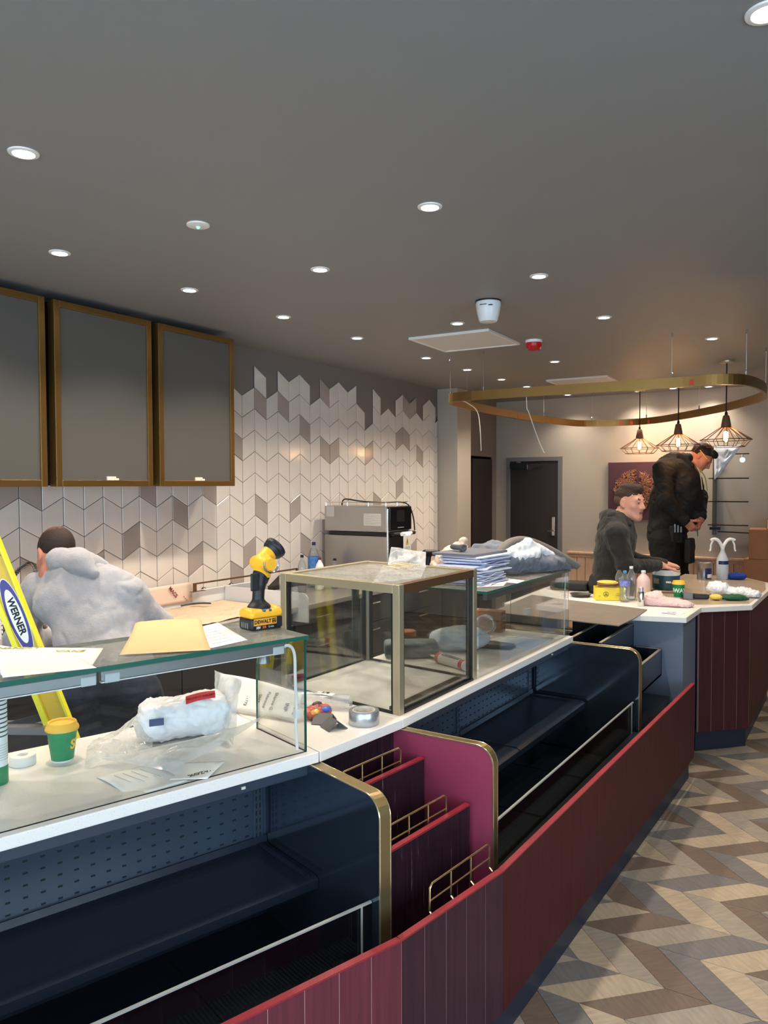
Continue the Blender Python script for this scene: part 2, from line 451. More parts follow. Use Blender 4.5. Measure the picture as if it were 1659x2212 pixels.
# ------------------------------------------------------------------ room shell
CEIL = 2.80
struct(MB().box(-4.2, 3.2, -2.8, 9.4, -0.12, -0.012).build('floor', mat('floor_screed', rgb(96, 86, 76), 0.8)))
floor = bpy.data.objects['floor']
struct(MB().box(-4.2, 3.2, -2.8, 9.4, CEIL, CEIL + 0.12).build('ceiling', M['ceil']))
wl = struct(MB().box(-4.2, -4.0, -2.8, 9.4, 0, CEIL).build('wall_left', M['wall']))
struct(MB().box(-4.0, 3.2, 9.07, 9.25, 0, CEIL).build('wall_back', M['bwall']))
struct(MB().box(3.0, 3.2, 1.7, 9.07, 0, CEIL).box(3.0, 3.2, -2.8, -2.2, 0, CEIL).box(3.0, 3.2, -2.2, 1.7, 0, 0.4).box(3.0, 3.2, -2.2, 1.7, 2.5, CEIL).build('wall_right', M['bwall']))
wf2 = struct(MB().box(3.06, 3.12, -2.2, 1.7, 0.4, 0.46).box(3.06, 3.12, -2.2, 1.7, 2.44, 2.5).box(3.06, 3.12, -2.2, -2.14, 0.46, 2.44).box(3.06, 3.12, 1.64, 1.7, 0.46, 2.44).box(3.06, 3.12, -0.28, -0.22, 0.46, 2.44).build('added_side_window', M['black']))  # side window out of view, added for the light it brings in
for y0_, y1_ in ((-2.14, -0.28), (-0.22, 1.64)): MB().box(3.087, 3.093, y0_, y1_, 0.46, 2.44).build('pane', thin_glass('shopfront_glass', tint=(0.97, 0.98, 0.98)), wf2)
struct(MB().box(-4.0, -3.756, 7.486, 7.82, 0, CEIL).build('wall_pillar', M['bwall']))
# shop front behind the camera: stall riser, head, piers and glazing
fr = MB().box(-4.0, 3.0, -2.8, -2.65, 0, 0.35).box(-4.0, 3.0, -2.8, -2.65, 2.55, CEIL)
for x in (-4.0, -3.55): pass
fr.box(-4.0, -3.5, -2.8, -2.65, 0.35, 2.55).box(2.8, 3.0, -2.8, -2.65, 0.35, 2.55)
struct(fr.build('wall_front', M['wall']))
wf = struct(MB().box(-3.5, 2.8, -2.76, -2.70, 0.35, 0.41).box(-3.5, 2.8, -2.76, -2.70, 2.49, 2.55).box(-3.5, -3.44, -2.76, -2.70, 0.41, 2.49).box(2.74, 2.8, -2.76, -2.70, 0.41, 2.49).box(-1.43, -1.37, -2.76, -2.70, 0.41, 2.49).box(0.67, 0.73, -2.76, -2.70, 0.41, 2.49).build('window_1', M['black']))
for x0, x1 in ((-3.44, -1.43), (-1.37, 0.67), (0.73, 2.74)):
    MB().box(x0, x1, -2.735, -2.729, 0.41, 2.49).build('pane', thin_glass('shopfront_glass', tint=(0.97, 0.98, 0.98)), wf)

# floor planks: chevron of parallelograms, each board laid as its own piece
def pm(name, c): return wood(name, tuple(v * 0.86 for v in c[:3]) + (1,), tuple(min(1, v * 1.12) for v in c[:3]) + (1,), 0.42, (9, 60, 9), bump=0.08)
PL = [pm('tan_plank', rgb(172, 156, 134)), pm('greige_plank', rgb(150, 140, 127)), pm('brown_plank', rgb(112, 96, 84)), pm('slate_plank', rgb(112, 109, 108))]
pw, ph = 0.152, 0.2325
pmesh = {}
def plank_mesh(sgn, mi):
    if (sgn, mi) in pmesh: return pmesh[(sgn, mi)]
    g = 0.0012; dx = 0.23 * sgn
    L = math.hypot(dx, ph); ang = math.atan2(ph, dx)
    mb = MB()
    def P(u, v, z): return (g + u * (pw - 2 * g) + (v - 0.0) * dx, g + v * (ph - 2 * g), z)
    lo = [P(0, 0, -0.012), P(1, 0, -0.012), P(1, 1, -0.012), P(0, 1, -0.012)]
    e = 0.0
    hi = [P(0, 0, 0), P(1, 0, 0), P(1, 1, 0), P(0, 1, 0)]
    mb.hexa(lo + hi)
    # bake into a frame whose local y runs along the board so the grain follows it
    a = ang - math.pi / 2
    M0 = Matrix.Rotation(-a, 4, 'Z')
    mb.xf(M0)
    me = bpy.data.meshes.new('plank'); me.from_pydata(mb.v, [], mb.f); me.materials.append(PL[mi]); me.update()
    pmesh[(sgn, mi)] = (me, a); return pmesh[(sgn, mi)]
rest = [MB() for _ in range(4)]
nfl = 0
for row in range(-23, 28):
    y0 = 2.965 + row * ph; sgn = 1 if row % 2 == 0 else -1
    for k in range(-26, 32):
        x0 = -0.949 + k * pw + (0 if sgn == 1 else 0.228)
        xm = x0 + pw / 2 + 0.115 * sgn
        if xm < -3.9 or xm > 2.9 or y0 < -2.6 or y0 > 8.9: continue
        if sgn == 1: c = (2, 1, 3, 0)[(k + row // 2) % 4]
        else: c = (3, 0, 1, 2)[(k + (row // 2) * 2) % 4]
        if -1.02 < xm < 0.62 and 1.9 < y0 < 8.0 and nfl < 298 and xm < -0.75 + 0.45 * max(0, 6.3 - y0):
            me, a = plank_mesh(sgn, c)
            o = bpy.data.objects.new('floor_plank', me); COL.objects.link(o); o.parent = floor
            o.location = (x0, y0, random.uniform(-0.0008, 0.0002)); o.rotation_euler = (0, 0, a); nfl += 1
        else:
            g = 0.0012; dx = 0.23 * sgn
            P = lambda u, v, z: (x0 + g + u * (pw - 2 * g) + v * dx, y0 + g + v * (ph - 2 * g), z)
            rest[c].hexa([P(0, 0, -.012), P(1, 0, -.012), P(1, 1, -.012), P(0, 1, -.012), P(0, 0, 0), P(1, 0, 0), P(1, 1, 0), P(0, 1, 0)])
for c in range(4): tag(rest[c].build('floor_planks', PL[c], floor), kind='stuff')

# glazed chevron tiles on the left wall, some grey, ragged top edge
TW, TH, DR, TY0, TZ0 = 0.13953, 0.16409, 0.077, 2.5446, 2.180
TOP = {12: -2, 13: -2, 14: -3, 15: -2, 16: -3, 17: -3, 18: -3, 19: -2, 20: -3, 21: -3, 22: -3, 23: -3, 24: -2, 25: -1, 26: -3, 27: -2, 28: -2, 29: -3, 30: -3, 31: -3, 32: -2, 33: -3, 34: -3, 35: -2}
GREY = {(14, -2), (16, -2), (18, -1), (12, 0), (20, 0), (21, 0), (20, -3), (25, 0), (29, -1), (30, -1), (30, -3), (31, -3), (32, 0), (29, 2), (34, 2), (14, 3), (17, 3), (26, 3),  # one top-row tile is greyed for the shadow on it
        (13, 5), (12, 6), (18, 5), (10, 2), (0, 2), (-1, 2), (6, 2), (8, 3), (5, 4), (3, 5), (9, 5), (0, 5), (23, 5), (27, 5), (33, 4), (31, 6)}

tmesh = {}
def tile_mesh(up, grey, wfrac=1.0):
    key = (up, grey, wfrac)
    if key in tmesh: return tmesh[key]
    g = 0.0021; t = 0.0085; W = TW * wfrac; bv = 0.003
    s = DR if up else -DR
    def ring(i, x):
        y0, y1 = g + i, W - g - i
        za = s * y0 / TW; zb = s * y1 / TW
        return [(x, y0, za - TH + g + i * 1.1), (x, y1, zb - TH + g + i * 1.1), (x, y1, zb - g - i * 1.1), (x, y0, za - g - i * 1.1)]
    mb = MB(); v = ring(0, 0) + ring(0, t - 0.002) + ring(bv, t)
    f = [(0, 1, 5, 4), (1, 2, 6, 5), (2, 3, 7, 6), (3, 0, 4, 7), (4, 5, 9, 8), (5, 6, 10, 9), (6, 7, 11, 10), (7, 4, 8, 11), (8, 9, 10, 11)]
    me = bpy.data.meshes.new('tile'); me.from_pydata(v, [], f); me.materials.append(M['gtile' if grey else 'tile']); me.update()
    tmesh[key] = me; return me
ntile = 0; spare = MB()
for k in range(-4, 36):
    up = (k % 2) != 0          # even k is a peak: surface falls from k to k+1
    top = TOP.get(k, -2); wf_ = 0.36 if k == 35 else 1.0
    for r in range(top, 8):
        y0 = TY0 + TW * k
        # zigzag height at the left edge of the column
        zl = TZ0 - TH * r - (DR if k % 2 else 0)
        if zl - TH < 0.90 and zl < 0.98: continue
        hidden = (k < 11 and r < 2)
        me = tile_mesh(up, (k, r) in GREY, wf_)
        if hidden or ntile >= 299:
            o0 = len(spare.v); spare.add([(v.co[0] - 4.0, v.co[1] + y0, v.co[2] + zl) for v in me.vertices], [tuple(p.vertices) for p in me.polygons]); continue
        o = bpy.data.objects.new('tile', me); COL.objects.link(o); o.parent = wl
        o.location = (-4.0 + 0.0002 * ((k * 7 + r * 3) % 5), y0, zl); ntile += 1
tag(spare.build('tiles', M['tile'], wl), kind='stuff')
gb = MB()
for k in range(-4, 36):
    top = TOP.get(k, -2); y0 = TY0 + TW * k; y1 = y0 + (TW if k < 35 else 0.05)
    za = TZ0 - TH * top - (DR if k % 2 else 0); zb = TZ0 - TH * top - (0 if k % 2 else DR * (1 if k < 35 else .36))
    gb.hexa([(-4.0, y0, 0.9), (-3.9955, y0, 0.9), (-3.9955, y1, 0.9), (-4.0, y1, 0.9), (-4.0, y0, za - .002), (-3.9955, y0, za - .002), (-3.9955, y1, zb - .002), (-4.0, y1, zb - .002)])
gb.build('grout', M['grout'], wl)

# wainscot on the back wall
wz = thing('wainscot', 'pale oak plank wainscot with a ledge along the back wall', 'panelling', (0, 9.07, 0))
x = -3.04; i = 0
while x < 0.9:
    MB().box(x, x + 0.098, -0.018, 0, 0.02, 0.885).build('plank', M['oak'], wz, bevel=0.003); x += 0.102
MB().box(-3.05, 0.95, -0.03, 0, 0.885, 0.925).build('rail', M['oak'], wz, bevel=0.004)
MB().box(-3.05, 0.95, -0.055, 0, 0.925, 0.950).build('ledge', M['oak'], wz, bevel=0.004)

# doors
def door(name, label, loc, rz, wd, ht, fw=0.05, extras=True):
    d = tag(MB().box(0, wd, -0.012, 0.03, 0.0, ht).build(name, M['door'], loc=loc, rz=rz, bevel=0.002), label, 'door'); d['kind'] = 'structure'
    f = MB().box(-fw, 0, -0.025, 0.0, 0, ht + fw).box(wd, wd + fw, -0.025, 0.0, 0, ht + fw).box(0, wd, -0.025, 0.0, ht, ht + fw)
    f.build('door_frame', M['frameg'], d, bevel=0.002)
    if extras:
        h = MB().box(wd - 0.075, wd - 0.035, -0.024, -0.012, 1.13, 1.36).build('handle_plate', M['chrome'], d, bevel=0.003)
        MB().tube([(wd - 0.055, -0.024, 1.19), (wd - 0.055, -0.06, 1.19), (wd - 0.055, -0.062, 1.19), (wd - 0.115, -0.062, 1.19)], 0.009).build('lever', M['chrome'], h, smooth=True)
        MB().box(0.01, 0.24, -0.06, -0.012, ht - 0.1, ht - 0.015).build('door_closer', M['black'], d, bevel=0.004)
        MB().box(0.10, 0.16, -0.066, -0.03, ht - 0.02, ht - 0.004).box(0.235, 0.246, -0.05, -0.02, ht - 0.105, ht - 0.045).build('closer_bracket', M['chrome'], d)
        MB().tube([(0.24, -0.045, ht - 0.03), (0.45, -0.04, ht - 0.008), (0.43, -0.03, ht - 0.004)], 0.006, 6).build('closer_arm', M['black'], d)
    return d
door('door_1', 'black fire door with lever handle and closer in back wall', (-3.80, 9.07, 0), 0, 0.62, 2.045)
door('door_2', 'narrow dark door in left recess beyond the pillar', (-4.0, 8.88, 0), R(-90), 0.56, 2.07, 0.035, False)
struct(MB().box(-3.756, -3.735, 7.486, 7.82, 0.0, 0.10).build('baseboard_left', M['frameg']))

# ------------------------------------------------------------------ ceiling fittings
glow = mat('downlight_lens', (1.0, 0.93, 0.84, 1), 0.5, emit=26.0)
rimm = mat('downlight_rim', rgb(225, 222, 218), 0.4)
def downlight(x, y, where, beam=125, proto=[None]):
    if proto[0] is None:
        o = thing('downlight', '', 'downlight', (0, 0, CEIL))
        MB().lathe([(0.032, -0.002), (0.034, -0.006), (0.046, -0.004), (0.047, 0.0)], 24, cap=False).build('rim', rimm, o, smooth=True)
        MB().lathe([(0.001, -0.0022), (0.033, -0.0022)], 24, cap=False).build('lens', glow, o)
        proto[0] = o
    else: o = copy_tree(proto[0])
    o.location = (x, y, CEIL); o['label'] = where; o['group'] = 'recessed ceiling downlights'
    s = lamp('downlight_beam', 'SPOT', (0, 0, -0.02), LIGHT_W, WARM, spot_size=R(beam), spot_blend=0.75, shadow_soft_size=0.035)
    s.parent = o
kx = 0.972
rowA = [1.43, 2.185, 2.967, 3.75, 4.565, 5.58, 6.35, 7.12, 7.79]
nm = ['nearest the camera in the row along the menu wall', 'over the left menu board, second in the wall row', 'over the middle menu board in the wall row', 'beside the right menu board top corner', 'just past the right menu board in the wall row', 'over the stainless oven in the wall row', 'above the left end of the brass ring', 'just behind the brass ring left end', 'last of the wall row before the far door']
for y, n_ in zip(rowA, nm): downlight(-3.085, y, 'white recessed downlight ' + n_)
for y, n_ in zip([1.48, 3.03, 4.51, 6.345], ['nearest of the aisle row, at top left of ceiling', 'second of the aisle row, over the service aisle', 'of the aisle row beside the square ceiling panel', 'of the aisle row above the brass ring edge']): downlight(-2.262, y, 'white recessed downlight ' + n_)
for y, n_ in zip([2.58, 3.72, 4.85], ['first over the display counter, middle of ceiling', 'second over the display counter', 'third over the display counter, past the smoke detector']): downlight(-1.41, y, 'white recessed downlight ' + n_)
for x, y, n_ in [(-0.957, 5.975, 'with a bright streak, nearest the pendant lamps'), (-0.203, 1.935, 'in the top right corner of the picture'), (-2.96, 8.75, 'near back wall over the black fire door'), (-2.18, 8.85, 'near back wall behind the left pendant'), (-1.80, 8.80, 'near back wall behind the middle pendant cord'), (-1.45, 8.87, 'near back wall beside the right pendant cord')]:
    downlight(x, y, 'white recessed downlight ' + n_, 125 if y < 8 else 64)
for x, y, n_ in [(0.3, 4.6, 'middle of the customer floor'), (0.6, 7.2, 'far right of the customer floor'), (1.3, 2.6, 'right side of the customer floor'), (-2.6, -0.3, 'left of the shop front'), (-0.6, -0.6, 'middle of the shop front')]:
    downlight(x, y, 'white recessed downlight over the ' + n_ + ', out of the photo')

em = thing('emergency_light', 'small round ceiling light with a green dot', 'emergency light', (-2.29, 2.253, CEIL))
MB().lathe([(0.046, 0), (0.045, -0.006), (0.02, -0.010), (0.001, -0.010)], 24, cap=False).build('body', rimm, em, smooth=True)
MB().ball((0, 0, -0.010), 0.008, 10, 6).build('indicator', mat('green_led', (0.25, 1.0, 0.6, 1), 0.4, emit=1.2), em)

def ceil_panel(x, y, label):
    p = thing('ceiling_panel', label, 'ceiling panel', (x, y, CEIL), R(2), group='square ceiling panels')
    MB().box(-0.29, 0.29, -0.28, 0.28, -0.012, 0).build('grille', mat('panel_white', rgb(205, 204, 202), 0.6), p, bevel=0.004)
    f = MB()
    for a in ((-0.305, -0.288, -0.3, 0.3), (0.288, 0.305, -0.3, 0.3), (-0.288, 0.288, -0.3, -0.283), (-0.288, 0.288, 0.283, 0.3)): f.box(a[0], a[1], a[2], a[3], -0.018, 0)
    f.build('frame', rimm, p, bevel=0.002)
ceil_panel(-2.475, 5.06, 'square white ceiling panel below smoke detector, nearer of two')
ceil_panel(-2.43, 7.70, 'square white ceiling panel seen above brass ring, farther of two')

sd = thing('smoke_detector', 'white cup shaped smoke detector on a black ring', 'smoke detector', (-1.843, 4.065, CEIL))
MB().lathe([(0.073, 0), (0.073, -0.008)], 32).build('base', M['black'], sd, smooth=True)
MB().lathe([(0.070, -0.008), (0.072, -0.022), (0.066, -0.06), (0.054, -0.108), (0.048, -0.118), (0.001, -0.120)], 32, cap=False).build('body', mat('detector_white', rgb(226, 228, 230), 0.25), sd, smooth=True, angle=30)
MB().box(-0.02, 0.02, -0.074, -0.068, -0.034, -0.031).box(0.03, 0.05, -0.066, -0.05, -0.04, -0.036).build('slot', M['black'], sd)

al = thing('fire_alarm_sounder', 'red dome fire alarm sounder with white base on ceiling', 'fire alarm', (-2.062, 5.341, CEIL))
MB().lathe([(0.060, 0), (0.060, -0.016), (0.058, -0.019)], 28).build('base', M['white'], al, smooth=True)
MB().lathe([(0.058, -0.019), (0.057, -0.045), (0.048, -0.062), (0.03, -0.072), (0.001, -0.074)], 28, cap=False).build('dome', mat('alarm_red', rgb(190, 26, 28), 0.3), al, smooth=True, angle=60)
rb = MB()
for k in range(12):
    a = k * math.pi / 6; rb.beam((0.055 * math.cos(a), 0.055 * math.sin(a), -0.05), (0.034 * math.cos(a), 0.034 * math.sin(a), -0.072), 0.004, 0.004)
rb.build('rib', mat('alarm_red_dark', rgb(130, 14, 16), 0.4), al)

# brass ring hung on wires
def catmull(P, n=8, closed=True):
    out = []; N = len(P)
    for i in range(N if closed else N - 1):
        p0, p1, p2, p3 = (Vector(P[(i - 1) % N]), Vector(P[i]), Vector(P[(i + 1) % N]), Vector(P[(i + 2) % N])) if closed else (Vector(P[max(i - 1, 0)]), Vector(P[i]), Vector(P[i + 1]), Vector(P[min(i + 2, N - 1)]))
        for k in range(n):
            t = k / n
            out.append(0.5 * ((2 * p1) + (-p0 + p2) * t + (2 * p0 - 5 * p1 + 4 * p2 - p3) * t * t + (-p0 + 3 * p1 - 3 * p2 + p3) * t ** 3))
    if not closed: out.append(Vector(P[-1]))
    return out
RZ = 2.455
ringp = catmull([(-2.72, 5.53, 0), (-1.96, 5.56, 0), (-1.155, 5.60, 0), (-0.83, 5.61, 0), (-0.69, 5.80, 0), (-0.65, 6.35, 0), (-0.75, 6.95, 0), (-1.14, 7.70, 0), (-1.76, 8.52, 0), (-2.08, 8.80, 0), (-2.33, 8.86, 0), (-2.68, 8.77, 0), (-2.84, 8.58, 0), (-2.97, 7.85, 0), (-3.01, 7.1, 0), (-2.99, 6.05, 0), (-2.90, 5.65, 0)], 7)
rg = thing('lighting_ring', 'large brass loop of track hanging on wires from the ceiling', 'light track', (0, 0, RZ))
band = MB(); n = len(ringp)
for i in range(n):
    p, q = ringp[i], ringp[(i + 1) % n]; pm_, qn = ringp[i - 1], ringp[(i + 2) % n]
    def off(a, b, c, w):
        d = (c - a).normalized(); return b + Vector((d.y, -d.x, 0)) * w
    a0, a1 = off(pm_, p, q, 0.011), off(pm_, p, q, -0.011); b0, b1 = off(p, q, qn, 0.011), off(p, q, qn, -0.011)
    o = len(band.v)
    band.add([(a0.x, a0.y, -0.036), (b0.x, b0.y, -0.036), (b1.x, b1.y, -0.036), (a1.x, a1.y, -0.036), (a0.x, a0.y, 0.036), (b0.x, b0.y, 0.036), (b1.x, b1.y, 0.036), (a1.x, a1.y, 0.036)],
             [(3, 2, 1, 0), (4, 5, 6, 7), (0, 1, 5, 4), (2, 3, 7, 6)])
band.build('band', M['gold'], rg, smooth=True)
wire = mat('steel_wire', rgb(190, 188, 184), 0.3, 0.9)
wi = MB(); fx = MB()
for i in (2, 14, 27, 38, 52, 63, 77, 90, 104, 112):
    p = ringp[i % n]; MB().tube([(p.x, p.y, 0.03), (p.x, p.y, CEIL - RZ - 0.004)], 0.0022, 5).build('hanging_wire', wire, rg); fx.lathe([(0.007, 0.0), (0.007, 0.03), (0.003, 0.036)], 8, (p.x, p.y, 0.036)); fx.lathe([(0.006, -0.03), (0.007, 0.0)], 8, (p.x, p.y, CEIL - RZ - 0.001))
tag(fx.build('wire_fixings', M['chrome'], rg), kind='stuff')
tp = MB()
for i in (16, 107, 96, 71, 68, 62):
    p = ringp[i % n]; d = (ringp[(i + 1) % n] - ringp[i - 1]).normalized()
    tp.beam((p.x - d.x * .014, p.y - d.y * .014, -0.008), (p.x + d.x * .014, p.y + d.y * .014, -0.008), 0.0245, 0.04)
tag(tp.build('tape_markers', mat('red_tape', rgb(214, 72, 46), 0.5), rg), kind='stuff')
for pts, lb in [([(-2.86, 5.70, 0), (-2.80, 5.78, -0.03), (-2.74, 5.85, -0.12), (-2.72, 5.86, -0.42)], 0), ([(-2.2, 5.545, 0.02), (-2.2, 5.56, -0.12), (-2.20, 5.6, -0.15), (-2.13, 5.62, -0.36), (-2.09, 5.64, -0.46)], 0)]:
    MB().tube(catmull([tuple(q) for q in pts], 6, False), 0.0035, 6).build('supply_cord', M['cream'], rg, smooth=True)

# pendant lamps
copper = mat('copper_wire', rgb(120, 78, 52), 0.4, 0.8)
wlamp = mat('turned_wood_cap', rgb(118, 80, 56), 0.55, var=0.1, vscale=20)
bulbm = mat('filament_glow', (1.0, 0.62, 0.28, 1), 0.5, emit=70.0)
bglass = thin_glass('bulb_glass', tint=(1.0, 0.9, 0.76), base=0.04)
def pendant(x, y, zb, label, proto=[None]):
    if proto[0] is None:
        o = thing('pendant_lamp', label, 'pendant lamp')
        z0 = 0.0; Rb, Rm = 0.150, 0.205
        c = MB()
        for z, r in ((0.0, Rb), (0.058, Rm)): c.tube([(r * math.cos(a * math.pi / 14), r * math.sin(a * math.pi / 14), z) for a in range(28)], 0.0035, 6, closed=True)
        for k in range(14):
            a = k * 2 * math.pi / 14; cs, sn = math.cos(a), math.sin(a)
            c.tube([(Rb * cs, Rb * sn, 0), (Rm * cs, Rm * sn, 0.058), (0.042 * cs, 0.042 * sn, 0.165)], 0.003, 5)
        c.tube([(0.042 * math.cos(a * math.pi / 8), 0.042 * math.sin(a * math.pi / 8), 0.165) for a in range(16)], 0.0035, 6, closed=True)
        c.build('cage', copper, o, smooth=True)
        MB().lathe([(0.040, 0.165), (0.040, 0.185), (0.026, 0.26), (0.018, 0.268), (0.001, 0.268)], 20, cap=False).build('cap', wlamp, o, smooth=True)
        b = MB().lathe([(0.014, 0.165), (0.016, 0.15), (0.027, 0.11), (0.031, 0.075), (0.028, 0.05), (0.014, 0.034), (0.001, 0.03)], 18, cap=False).build('bulb', bglass, o, smooth=True)
        f = MB()
        for k in range(6):
            a = k * math.pi / 3; f.tube([(0.012 * math.cos(a), 0.012 * math.sin(a), 0.055), (0.012 * math.cos(a), 0.012 * math.sin(a), 0.125)], 0.006, 6)
        f.build('filament', bulbm, b, smooth=True)
        MB().lathe([(0.012, 0.268), (0.012, 0.29), (0.006, 0.30)], 12).build('cord_grip', M['black'], o, smooth=True)
        proto[0] = o
    else: o = copy_tree(proto[0])
    o.location = (x, y, zb); o['label'] = label; o['group'] = 'copper cage pendants'
    h = CEIL - zb
    MB().tube([(0, 0, 0.29), (0, 0, h)], 0.0055, 8).build('cord', M['black'], o)
    MB().lathe([(0.06, 0), (0.058, -0.014), (0.015, -0.02)], 20, (0, 0, h)).build('rose', M['champ'], o, smooth=True)
    l = lamp('bulb_light', 'POINT', (0, 0, 0.085), BULB_W, (1.0, 0.60, 0.30), shadow_soft_size=0.03); l.parent = o
pendant(-1.024, 7.135, 2.072, 'copper cage pendant lamp nearest the camera, above the spray bottle')
pendant(-1.58, 7.98, 2.080, 'copper cage pendant lamp in the middle, at the standing man\'s head')
pendant(-2.14, 8.75, 2.095, 'copper cage pendant lamp farthest away, above the purple canvas')

# menu boards (light boxes)
def menu_board(y0, label, clip):
    o = thing('menu_board', label, 'menu board', (-4.0, y0, 1.75), group='brass framed menu boards')
    W, H, D = 0.665, 1.005, 0.29
    MB().box(0.0, D - 0.012, 0.006, W - 0.006, 0.006, H - 0.006).build('box', M['dark'], o)
    MB().box(D - 0.012, D - 0.004, 0.03, W - 0.03, 0.03, H - 0.03).build('screen', M['board'], o)
    fr = MB(); fw = 0.036
    fr.box(D - 0.05, D + 0.008, 0, fw, 0, H).box(D - 0.05, D + 0.008, W - fw, W, 0, H).box(D - 0.05, D + 0.008, fw, W - fw, 0, fw).box(D - 0.05, D + 0.008, fw, W - fw, H - fw, H)
    fr.build('frame', M['gold'], o, bevel=0.002)
    if clip is not None: MB().box(D - 0.003, D + 0.006, clip, clip + 0.06, fw, fw + 0.022).box(D - 0.003, D + 0.012, clip + 0.045, clip + 0.075, fw, fw + 0.012).build('clip', M['cream'], o)
menu_board(1.862, 'blank grey menu board in brass frame, cut off at the left edge of the photo', None)
menu_board(2.580, 'blank grey menu board in brass frame, middle of three', 0.33)
menu_board(3.298, 'blank grey menu board in brass frame, right of three beside the tiles', 0.30)
# ------------------------------------------------------------------ display counter
HC = 0.92
u1, n1 = (-0.3144, -0.9493), (0.9493, -0.3144)
A1 = (-1.434, 1.903)
u2, n2 = (-0.0171, -0.99985), (0.99985, -0.0171)
A2 = (-1.353, 4.109)
um, nm_ = (-0.119, -0.9929), (0.9929, -0.119)
F1 = lambda z=0: frame((A1[0], A1[1], z), u1, n1)
F2 = lambda z=0: frame((A2[0], A2[1], z), u2, n2)
AM = (-1.384, 2.325)
FM = lambda z=0: frame((AM[0], AM[1], z), um, nm_)
def at(F, x, y, z=0):
    v = F() @ Vector((x, y, z)); return (v.x, v.y, v.z)

# quartz worktops
def worktop(label, poly):
    return tag(MB().prism(poly, HC - 0.034, HC).build('worktop', M['slab'], bevel=0.003), label, 'worktop')
p2 = lambda F, x, y: at(F, x, y)[:2]
worktop('white quartz worktop of the near display counter', [p2(F1, 0.002, 0), p2(F1, 2.2, 0), p2(F1, 2.2, -0.62), p2(F1, 0.002, -0.62)])
worktop('short white quartz worktop above the plum magazine rack', [p2(F1, -0.002, 0), p2(F1, -0.002, -0.62), p2(F2, 1.787, -0.64), p2(F2, 1.787, 0)])
worktop('white quartz worktop of the far display counter, behind the brass box', [p2(F2, 0, 0), p2(F2, 1.783, 0), p2(F2, 1.783, -0.64), p2(F2, 0, -0.64)])

